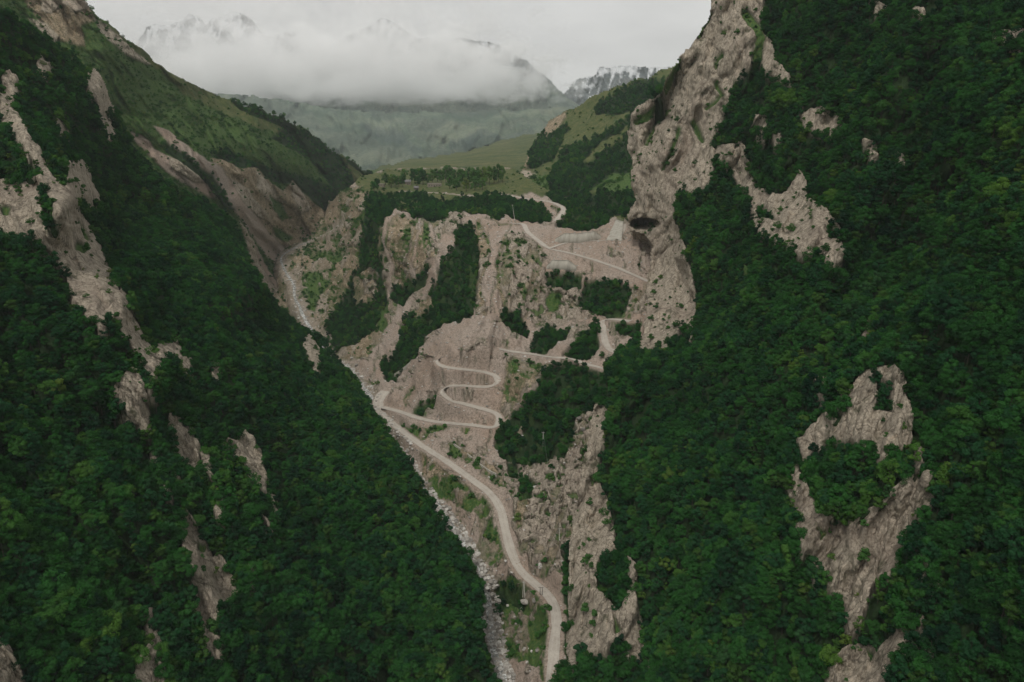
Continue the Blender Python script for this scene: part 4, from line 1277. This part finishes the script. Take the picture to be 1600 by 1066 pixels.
STONES = [stone_mesh('stone', 20 + k, sm, 2, 0.75) for k in range(5)]
proto_stones = bpy.data.collections.new('stone_kinds')
for s in STONES:
    proto_stones.objects.link(bpy.data.objects.new('stone_kind', s))
def groundC_build():
    S = SHEETS['C']
    V = S['V']
    g = {}
    return V
VC = SHEETS['C']['V']
pxC, pyC = SHEETS['C']['px'], SHEETS['C']['py']
def groundC(px, py):
    """the real ground point of the gorge seen near (px, py)"""
    x, y, _ = groundC.proj
    i = np.argmin((x - px) ** 2 + (y - py) ** 2)
    return VC[i].copy()
groundC.proj = project(VC)
P1, f, W = scatter_points('C', lambda W, nz_: 0.035 * W['scree'] + 0.012 * W['rock'] + 0.012 * W['earth'], 7)
d_, ix_ = nearest_line(P1, road_pts)
P1 = P1[d_ > road_w[ix_] * 0.5 + 0.8]
qx3, qy3, _ = project(P1)
P1 = P1[(qx3 > 380) & (qx3 < 1100) & (qy3 > 260) & (qy3 < 1150)]
S1 = rng.uniform(0.25, 0.8, len(P1)) ** 1.5 * 1.6
# river bed stones
dr, ixr = nearest_line(VC, rv)
cand = VC[(dr < 5.5)]
R = np.random.default_rng(77)
P2 = cand[R.integers(0, len(cand), 4200)] + R.normal(0, 0.5, (4200, 3)) * np.array([1, 1, 0.1])
S2 = R.uniform(0.3, 1.1, len(P2)) ** 2.5 * 1.4
PP = np.concatenate([P1, P2])
SSn = np.concatenate([S1, S2])
inst_object('rubble', PP, SSn, rng.random(len(PP)) * 6.28, rng.integers(0, 5, len(PP)), proto_stones, 'pale broken stones lying on the scree slopes and river bed', sz=SSn * 0.8)

def tagged(o, label, cat, group=None):
    o['label'] = label
    o['category'] = cat
    if group:
        o['group'] = group
    return o
def add_obj(name, me, parent=None, loc=None):
    o = bpy.data.objects.new(name, me)
    C.objects.link(o)
    if parent is not None:
        o.parent = parent
    if loc is not None:
        o.location = loc
    return o
BOULD = [stone_mesh('boulder', 60 + k, sm, 4, 0.7, 0.3) for k in range(4)]
blist = [
    (822, 942, 2.6, 'largest pale boulder in the clearing left of the road bend'), (835, 938, 1.6, 'smaller pale boulder touching the largest clearing boulder'), (818, 952, 1.6, 'angular boulder at the lower foot of the largest clearing boulder'),
    (793, 948, 0.9, 'white flat stone between bushes left of the two pale poles'), (806, 965, 0.8, 'thin white stone under the flat white stone in the clearing'),
    (819, 1015, 1.3, 'round grey boulder low in the clearing beside the river bend'), (840, 1017, 1.1, 'pale boulder between the low grey boulder and the road'), (830, 1018, 0.8, 'small boulder between two larger ones low in the clearing'),
    (855, 950, 1.3, 'pale boulder on the gravel shoulder inside the road bend'), (742, 880, 1.8, 'big pale boulder in the river above the rocky fan'), (736, 870, 1.4, 'flat river boulder just upstream of the big one'),
    (758, 935, 1.5, 'dark edged boulder where the river narrows'), (770, 1010, 1.3, 'wet river boulder near the foot of the picture'), (776, 1040, 1.5, 'pale river boulder nearest the camera'),
    (565, 590, 2.2, 'large boulder in the river above the road junction'), (558, 572, 2.0, 'boulder wedged in the river narrows below the forest'), (580, 605, 1.9, 'river boulder beside the wide road junction'), (550, 560, 1.7, 'brown boulder on the river bank at the gully mouth'),
    (905, 655, 1.8, 'white boulder high on the rock slope right of the forested spur'), (912, 672, 1.6, 'white boulder below the highest white boulder of the rock slope'), (902, 645, 1.2, 'small white boulder topmost on the rock slope'),
    (470, 470, 2.6, 'boulder in the upper river under the scree strip'), (460, 440, 2.4, 'upstream river boulder below the brown fan'), (845, 885, 2.0, 'slab of rock beside the road under the right cliff'),
]
for i, (bx, by, s, lab) in enumerate(blist):
    p = groundC(bx, by)
    o = add_obj('boulder', BOULD[i % 4], None, Vector(p) + Vector((0, 0, 0.25 * s)))
    o.scale = (s, s * 0.85, s)
    o.rotation_euler = (0, 0, i * 1.3)
    tagged(o, lab, 'boulder', 'loose boulders in the gorge')

# ------------------------------------------------------------------ walls, poles, houses
cm, ct = newmat('old_concrete')
b = NB(ct)
ps = b.n('ShaderNodeTexCoord').outputs['Object']
mpn = b.n('ShaderNodeMapping', {'Vector': ps, 'Scale': (1, 1, 0.15)}).outputs[0]
c1 = b.ramp(b.noise(mpn, 0.3, 6, 0.7), [(0.3, (0.22, 0.205, 0.17)), (0.5, (0.36, 0.34, 0.29)), (0.75, (0.46, 0.43, 0.37))])
b.out(c1, 0.9, b.noise(ps, 1.5, 4), 0.5, 0.3)
def wall_along(name, pts, h, thick, label, batter=0.25, parts=True):
    """battered retaining wall following ground points, with a coping course as its part"""
    P = catmull([groundC(*p) for p in pts], 8)
    P[:, 2] = np.convolve(np.pad(P[:, 2], 3, mode='edge'), np.ones(7) / 7, mode='valid')
    T = np.gradient(P, axis=0); T[:, 2] = 0
    T /= np.linalg.norm(T, axis=1, keepdims=True) + 1e-9
    S = np.stack([-T[:, 1], T[:, 0], np.zeros(len(T))], 1)
    toc = -P.copy(); toc[:, 2] = 0
    sg = np.sign((S * toc).sum(1)).mean()
    S = S * (1 if sg > 0 else -1)         # S points towards the open side
    o0 = P[len(P) // 2].copy()
    n = len(P)
    hh = h * np.clip(np.minimum(np.arange(n), np.arange(n)[::-1]) / (n * 0.3) + 0.3, 0, 1) * (1 + 0.08 * fbm(P, 4, 2))
    prof = []
    for (sx, z) in ((batter * h, -3.0), (batter * h * 0.6, 0.4), (0, 1.0), (-thick, 1.0), (-thick, -3.0)):
        q = P + S * sx
        q[:, 2] += np.where(z == 1.0, hh, z * (hh if z > 0 else 1))
        prof.append(q - o0)
    V = np.concatenate(prof)
    ids = np.arange(5 * n).reshape(5, n)
    F = []
    for a in range(5):
        a2 = (a + 1) % 5
        F.append(np.stack([ids[a, :-1], ids[a, 1:], ids[a2, 1:], ids[a2, :-1]], 1))
    root = bpy.data.objects.new(name, None)
    C.objects.link(root)
    root.location = o0
    tagged(root, label, 'wall')
    add_obj('wall_face', mesh_from('wall_face', V, np.concatenate(F), cm, smooth=False), root)
    cop = []
    for (sx, z) in ((0.18, 0.003), (0.18, 0.35), (-thick - 0.1, 0.35), (-thick - 0.1, 0.003)):
        q = P + S * sx
        q[:, 2] += hh + z
        cop.append(q - o0)
    ids = np.arange(4 * n).reshape(4, n)
    F = []
    for a in range(4):
        a2 = (a + 1) % 4
        F.append(np.stack([ids[a, :-1], ids[a, 1:], ids[a2, 1:], ids[a2, :-1]], 1))
    add_obj('coping', mesh_from('coping', np.concatenate(cop), np.concatenate(F), cm, smooth=False), root)
wall_along('retaining_wall', [(868, 377), (885, 379), (905, 379), (925, 376), (938, 373)], 7.5, 1.0, 'tall curved pale concrete retaining wall above the upper road')
wall_along('retaining_wall', [(854, 419), (875, 420), (900, 421)], 7.0, 0.8, 'pale concrete retaining wall under the upper road bend, lower course')
wall_along('stone_wall', [(708, 694), (735, 716), (765, 738), (798, 752)], 0.7, 0.5, 'long low stone wall slanting above the main road')
wall_along('retaining_wall', [(616, 588), (635, 575), (650, 560)], 2.2, 0.7, 'thin grey wall beside the forest strip above the river junction')

# concrete ramp at the cave
def slab(name, corners, th, mat, label, cat):
    P = np.array(corners, float)
    o0 = P.mean(0)
    Q = []
    n = 9
    for i in range(n):
        for j in range(n):
            u, v = i / (n - 1), j / (n - 1)
            Q.append((P[0] * (1 - u) + P[1] * u) * (1 - v) + (P[3] * (1 - u) + P[2] * u) * v)
    Q = np.array(Q) - o0
    Q[:, 2] += 0.25 * fbm(Q, 4, 3)
    lowr = Q - np.array([0, 0, th])
    ids = np.arange(n * n).reshape(n, n)
    F = [(ids[i, j], ids[i + 1, j], ids[i + 1, j + 1], ids[i, j + 1]) for i in range(n - 1) for j in range(n - 1)]
    F += [(b_ + n * n for b_ in reversed(f)) for f in [tuple(x) for x in F]]
    F = [tuple(f) for f in F]
    ring = list(ids[0, :]) + list(ids[1:, -1]) + list(ids[-1, -2::-1]) + list(ids[-2:0:-1, 0])
    for a, b_ in zip(ring, ring[1:] + ring[:1]):
        F.append((a, b_, b_ + n * n, a + n * n))
    o = add_obj(name, mesh_from(name, np.concatenate([Q, lowr]), F, mat, smooth=False), None, o0)
    return tagged(o, label, cat)
g1, g2, g3, g4 = groundC(948, 376), groundC(972, 378), groundC(974, 348), groundC(962, 346)
for g in (g3, g4):
    g[2] += 1.5
for g in (g1, g2):
    g[2] += 0.8
slab('concrete_ramp', [g1, g2, g3, g4], 2.5, cm, 'pale concrete ramp rising to the cave mouth', 'ramp')

# poles
pm, pt = newmat('weathered_wood')
b = NB(pt)
ps = b.n('ShaderNodeTexCoord').outputs['Object']
b.out(b.ramp(b.noise(ps, 3.0, 4), [(0.3, (0.30, 0.29, 0.25)), (0.7, (0.50, 0.48, 0.43))]), 0.9)
pdm, pdt = newmat('dark_wood')
b = NB(pdt)
b.out(b.ramp(b.noise(b.n('ShaderNodeTexCoord').outputs['Object'], 3.0, 4), [(0.3, (0.03, 0.025, 0.022)), (0.7, (0.08, 0.07, 0.06))]), 0.9)
im, it_ = newmat('insulator_glass')
b = NB(it_)
b.out(b.mix(0.5, (0.3, 0.33, 0.32), (0.35, 0.38, 0.36)), 0.3)
def tube_geo(p0, p1, r0, r1, k=8, V=None, F=None):
    V = [] if V is None else V
    F = [] if F is None else F
    p0, p1 = np.array(p0, float), np.array(p1, float)
    d = p1 - p0
    d /= np.linalg.norm(d)
    a = np.cross(d, (0.13, 0.9, 0.41)); a /= np.linalg.norm(a)
    c_ = np.cross(d, a)
    i = len(V)
    for p, q in ((p0, r0), (p1, r1)):
        for j in range(k):
            t = 2 * math.pi * j / k
            V.append(p + (a * math.cos(t) + c_ * math.sin(t)) * q)
    for j in range(k):
        F.append((i + j, i + (j + 1) % k, i + k + (j + 1) % k, i + k + j))
    for s in (0, k):
        for j in range(1, k - 1, 2):
            F.append((i + s, i + s + j, i + s + j + 1, i + s + min(j + 2, k - 1)) if j + 2 < k else (i + s, i + s + j, i + s + j + 1, i + s + j + 1))
    F = [f for f in F if len(set(f)) == 4]
    return V, F
pole_tops = []
def pole(px, py, h, label, mat, lean=(0, 0), group=None):
    p = groundC(px, py)
    root = bpy.data.objects.new('utility_pole', None)
    C.objects.link(root)
    root.location = p
    tagged(root, label, 'utility pole', group)
    V, F = tube_geo((0, 0, -1.0), (lean[0], lean[1], h), 0.19, 0.12)
    add_obj('post', mesh_from('post', V, F, mat), root)
    V, F = tube_geo((lean[0] - 0.9, lean[1], h - 0.5), (lean[0] + 0.9, lean[1], h - 0.5), 0.07, 0.07)
    add_obj('crossarm', mesh_from('crossarm', V, F, mat), root)
    for dx in (-0.8, 0.8):
        V, F = tube_geo((lean[0] + dx, lean[1], h - 0.43), (lean[0] + dx, lean[1], h - 0.2), 0.06, 0.045)
        add_obj('insulator', mesh_from('insulator', V, F, im), root)
    pole_tops.append(np.array(p) + np.array([lean[0], lean[1], h - 0.2]))
pole(815, 933, 8.5, 'left one of two pale poles standing by the big clearing boulder', pm, (0.3, 0.0), 'utility poles by the road')
pole(821, 931, 8.5, 'right one of two pale poles standing by the big clearing boulder', pm, (-0.35, 0.0), 'utility poles by the road')
pole(844, 930, 4.8, 'left one of two short dark poles at the road edge', pdm, (-0.1, 0), 'utility poles by the road')
pole(847.5, 930, 4.8, 'right one of two short dark poles at the road edge', pdm, (0.1, 0), 'utility poles by the road')
pole(804, 347, 16.0, 'tall pale leaning pole at the end of the upper road', pm, (-2.6, 0), 'utility poles by the road')
pole(874, 845, 7.5, 'lone pale pole on the rocks beside the main road', pm, (0.2, 0), 'utility poles by the road')
pole(848, 700, 10.0, 'thin pole standing among trees on the forested spur', pm, (0, 0), 'utility poles by the road')
def wire(i, j, label, sag=3.0):
    a, b_ = pole_tops[i], pole_tops[j]
    V, F = [], []
    n = 16
    pts = []
    for k in range(n + 1):
        t = k / n
        p = a * (1 - t) + b_ * t
        p = p + np.array([0, 0, -4 * sag * t * (1 - t)])
        pts.append(p - a)
    for q0, q1 in zip(pts[:-1], pts[1:]):
        V, F = tube_geo(q0, q1, 0.025, 0.025, 4, V, F)
    o = add_obj('power_line', mesh_from('power_line', V, F, im), None, a)
    tagged(o, label, 'wire')
wire(0, 5, 'thin wire strung from the pale twin poles to the lone pole on the rocks', 2.5)
wire(5, 6, 'thin wire climbing from the lone pole on the rocks to the forested spur', 3.0)

# houses of the plateau village
hm, ht = newmat('house_stone')
b = NB(ht)
ps = b.n('ShaderNodeTexCoord').outputs['Object']
bk = b.n('ShaderNodeTexBrick', {'Vector': ps, 'Scale': 1.2, 'Color1': (0.27, 0.235, 0.19, 1), 'Color2': (0.2, 0.175, 0.14, 1), 'Mortar': (0.13, 0.12, 0.10, 1)}).outputs['Color']
b.out(b.mix(b.ramp(b.noise(ps, 0.8, 4), [(0.3, 0.5), (0.6, 0.0)]), bk, (0.12, 0.10, 0.08)), 0.95)
rfm, rft = newmat('roof_slate')
b = NB(rft)
ps = b.n('ShaderNodeTexCoord').outputs['Object']
b.out(b.ramp(b.noise(ps, 0.9, 5), [(0.3, (0.10, 0.095, 0.10)), (0.7, (0.21, 0.195, 0.19))]), 0.8)
dkm, dkt = newmat('dark_opening')
b = NB(dkt)
b.out(b.mix(0.5, (0.02, 0.018, 0.016), (0.03, 0.028, 0.025)), 0.8)
def box_geo(x0, x1, y0, y1, z0, z1, V=None, F=None):
    V = [] if V is None else V
    F = [] if F is None else F
    i = len(V)
    V += [(x0, y0, z0), (x1, y0, z0), (x1, y1, z0), (x0, y1, z0), (x0, y0, z1), (x1, y0, z1), (x1, y1, z1), (x0, y1, z1)]
    F += [(i, i + 3, i + 2, i + 1), (i + 4, i + 5, i + 6, i + 7), (i, i + 1, i + 5, i + 4), (i + 1, i + 2, i + 6, i + 5), (i + 2, i + 3, i + 7, i + 6), (i + 3, i, i + 4, i + 7)]
    return V, F
def house(px, py, wx, wy, h, rot, label, roof=True, wins=3):
    p = groundC(px, py)
    root = bpy.data.objects.new('stone_house', None)
    C.objects.link(root)
    root.location = p
    root.rotation_euler = (0, 0, rot)
    tagged(root, label, 'house', 'houses of the plateau village')
    V, F = box_geo(-wx / 2, wx / 2, -wy / 2, wy / 2, -3, h)
    if roof:                      # gables
        i = len(V)
        for sx in (-wx / 2, wx / 2 - 0.4):
            j = len(V)
            V += [(sx, -wy / 2, h), (sx + 0.4, -wy / 2, h), (sx + 0.4, wy / 2, h), (sx, wy / 2, h), (sx, 0, h + 2.4), (sx + 0.4, 0, h + 2.4)]
            F += [(j, j + 1, j + 5, j + 4), (j + 2, j + 3, j + 4, j + 5)]
            F += [(j, j + 4, j + 3, j + 3), (j + 1, j + 2, j + 5, j + 5)]
    F4 = [f for f in F if len(set(f)) == 4]
    tri = [f for f in F if len(set(f)) == 3]
    me = bpy.data.meshes.new('walls')
    me.from_pydata([tuple(v) for v in V], [], F4 + [tuple(dict.fromkeys(f)) for f in tri])
    me.materials.append(hm)
    add_obj('walls', me, root)
    if roof:
        e = 0.5
        V = []
        F = []
        for sgn in (-1, 1):
            j = len(V)
            for z in (0.0, 0.18):
                V += [(-wx / 2 - e, sgn * (wy / 2 + e), h - 0.45 + z + .05), (wx / 2 + e, sgn * (wy / 2 + e), h - 0.45 + z + .05), (wx / 2 + e, 0, h + 2.45 + z), (-wx / 2 - e, 0, h + 2.45 + z)]
            F += [(j, j + 1, j + 2, j + 3), (j + 4, j + 7, j + 6, j + 5), (j, j + 4, j + 5, j + 1), (j + 1, j + 5, j + 6, j + 2), (j + 3, j + 2, j + 6, j + 7), (j, j + 3, j + 7, j + 4)]
        add_obj('roof', mesh_from('roof', V, F, rfm, smooth=False), root)
    for k in range(wins):
        cx = -wx / 2 + wx * (k + 0.7) / (wins + 0.4)
        if k == wins // 2:
            V, F = box_geo(cx - 0.55, cx + 0.55, -wy / 2 - 0.03, -wy / 2 + 0.1, 0.0, 2.1)
            add_obj('door', mesh_from('door', V, F, dkm, smooth=False), root)
        else:
            V, F = box_geo(cx - 0.5, cx + 0.5, -wy / 2 - 0.03, -wy / 2 + 0.1, 1.2, 2.3)
            add_obj('window', mesh_from('window', V, F, dkm, smooth=False), root)
house(679, 292, 19, 8, 4.5, 0.05, 'long low ruined stone house without a roof between tree groups', roof=False, wins=5)
house(637, 289, 9, 7, 4.2, 0.2, 'stone house with grey pitched roof left of the round dark trees')
house(594, 291, 12, 7, 3.0, -0.15, 'low pale stone ruin at the left end of the village', roof=False, wins=3)
house(651, 296, 6, 5, 2.6, 0.1, 'tiny stone shed below the grey roofed house', wins=2)

# village trees
vt = []
R = random.Random(5)
spec = [(602, 289, 5, 9), (612, 292, 5, 9), (618, 291, 5, 8), (624, 292, 4.5, 8), (629, 291, 4, 9), (632, 286, 5, 10), (648, 287, 6.5, 12), (656, 287, 7, 13), (661, 288, 6, 12), (652, 292, 5, 8), (668, 287, 5, 8), (676, 285, 5, 10), (684, 284, 6, 11), (690, 286, 5, 10), (697, 286, 6, 13), (703, 286, 5, 14),
        (710, 292, 6, 12), (718, 292, 6, 12), (725, 292, 6, 13), (733, 290, 6, 12), (740, 291, 6, 12), (748, 290, 6, 13), (756, 289, 6, 12), (764, 288, 5, 12), (772, 287, 5, 12), (780, 284, 5, 12), (786, 285, 4, 11), (714, 298, 5, 9), (728, 299, 5, 9), (742, 298, 5, 9), (754, 297, 5, 8), (703, 295, 5, 9), (590, 297, 5, 8), (584, 300, 5, 7)]
vmesh = []
for k in range(4):
    r = random.Random(700 + k)
    V, F = leaf_cloud(r, 16, 70, 0.34, -0.3, 9.0, 2.7, 0.9)
    V2, F2 = trunk_geo(r, 9.0, 0.25)
    vmesh.append((mesh_from('crown', V, F, [LEAF_POPLAR, LEAF_SHRUB, LEAF_POPLAR, LEAF][k]), mesh_from('trunk', V2, F2, bkm)))
for i, (tx, ty, wdt, hgt) in enumerate(spec):
    p = groundC(tx, ty)
    if tx < 600: zone = 'at the left end of the plateau village'
    elif tx < 634: zone = 'between the left ruin and the grey roofed house'
    elif tx < 664: zone = 'in the round dark group right of the grey roofed house'
    elif tx < 700: zone = 'behind the long roofless house'
    elif ty > 294: zone = 'in the front row of the light green plateau grove'
    elif tx < 745: zone = 'in the left half of the light green plateau grove'
    else: zone = 'in the right half of the light green plateau grove'
    kk = 3 if 634 <= tx < 664 or tx < 600 else (i % 3)
    root = bpy.data.objects.new('village_tree', None)
    C.objects.link(root)
    root.location = p
    root.rotation_euler = (0, 0, R.random() * 6.28)
    root.scale = (wdt / 2.9, wdt / 2.9, hgt / 4.6)
    tagged(root, '%s tree %s' % (['fresh green', 'olive green', 'pale green', 'dark green'][kk], zone), 'tree', 'trees of the plateau village')
    for nm, me in zip(('crown', 'trunk'), vmesh[kk]):
        add_obj(nm, me, root)

# ------------------------------------------------------------------ cloud bank and haze
def cloud(name, cx, cy, cz, sx, sy, sz, dens, scale, seed, label, base=0.5):
    import bmesh
    bm = bmesh.new()
    bmesh.ops.create_cube(bm, size=2.0)
    me = bpy.data.meshes.new(name)
    bm.to_mesh(me)
    bm.free()
    m, t = newmat(name + '_vapour')
    b = NB(t)
    tcn = b.n('ShaderNodeTexCoord').outputs['Object']
    # distance from centre in unit box, flattened underside
    sep = b.n('ShaderNodeSeparateXYZ', {'Vector': tcn})
    x2 = b.math('POWER', b.math('ABSOLUTE', sep.outputs['X']), 3.0)
    y2 = b.math('POWER', b.math('ABSOLUTE', sep.outputs['Y']), 2.0)
    zz = sep.outputs['Z']
    up = b.math('POWER', b.math('ABSOLUTE', b.math('MAXIMUM', b.math('ADD', zz, 0.55), 0.0)), 2.0)
    dn = b.math('POWER', b.math('ABSOLUTE', b.math('MULTIPLY', b.math('MINIMUM', b.math('ADD', zz, 0.55), 0.0), 2.4)), 2.0)
    rr = b.math('ADD', b.math('ADD', x2, y2), b.math('ADD', b.math('MULTIPLY', up, 0.44), dn))
    pos = b.n('ShaderNodeNewGeometry').outputs['Position']
    mp_ = b.n('ShaderNodeMapping', {'Vector': pos, 'Location': (seed * 100, 0, 0), 'Scale': (1, 1, 1.7)}).outputs[0]
    nn = b.noise(mp_, scale, 8, 0.62, 0.6)
    v = b.math('SUBTRACT', b.math('ADD', b.math('MULTIPLY', nn, 3.8), base - 1.9), rr)
    v = b.math('MULTIPLY', b.math('MAXIMUM', v, 0.0), dens)
    v = b.math('MINIMUM', v, dens * 0.35)
    pv = b.n('ShaderNodeVolumePrincipled', {'Color': (1.0, 1.0, 1.0, 1), 'Density': v, 'Anisotropy': 0.0})
    b.n('ShaderNodeOutputMaterial', {'Volume': pv.outputs[0]})
    me.materials.append(m)
    o = add_obj(name, me, None, (cx, cy, cz))
    o.scale = (sx, sy, sz)
    o['kind'] = 'stuff'
    o['label'] = label
    return o
cloud('cloud_bank', -1500, 6560, 480, 2150, 800, 370, 0.011, 0.0036, 1.0, 'low white cloud bank lying along the mountain side', 0.72)
cloud('cloud_veil', -2200, 7100, 850, 2900, 900, 750, 0.0034, 0.0024, 2.0, 'thin high cloud veiling the mountain tops', 0.62)

bm_me = bpy.data.meshes.new('haze')
hv = [(-6500, -60, -424), (6500, -60, -424), (6500, 5700, -424), (-6500, 5700, -424), (-6500, -60, 262), (6500, -60, 262), (6500, 5700, 262), (-6500, 5700, 262)]
bm_me.from_pydata(hv, [], [(0, 3, 2, 1), (4, 5, 6, 7), (0, 1, 5, 4), (1, 2, 6, 5), (2, 3, 7, 6), (3, 0, 4, 7)])
hzm, hzt = newmat('haze_air')
b = NB(hzt)
pv = b.n('ShaderNodeVolumePrincipled', {'Color': (0.88, 0.96, 0.97, 1), 'Density': 0.00005, 'Anisotropy': 0.0})
b.n('ShaderNodeOutputMaterial', {'Volume': pv.outputs[0]})
bm_me.materials.append(hzm)
hz = add_obj('haze', bm_me)
hz['kind'] = 'stuff'
hz['label'] = 'thin pale mountain haze filling the valley'
print('done', round(time.time() - T0, 1))
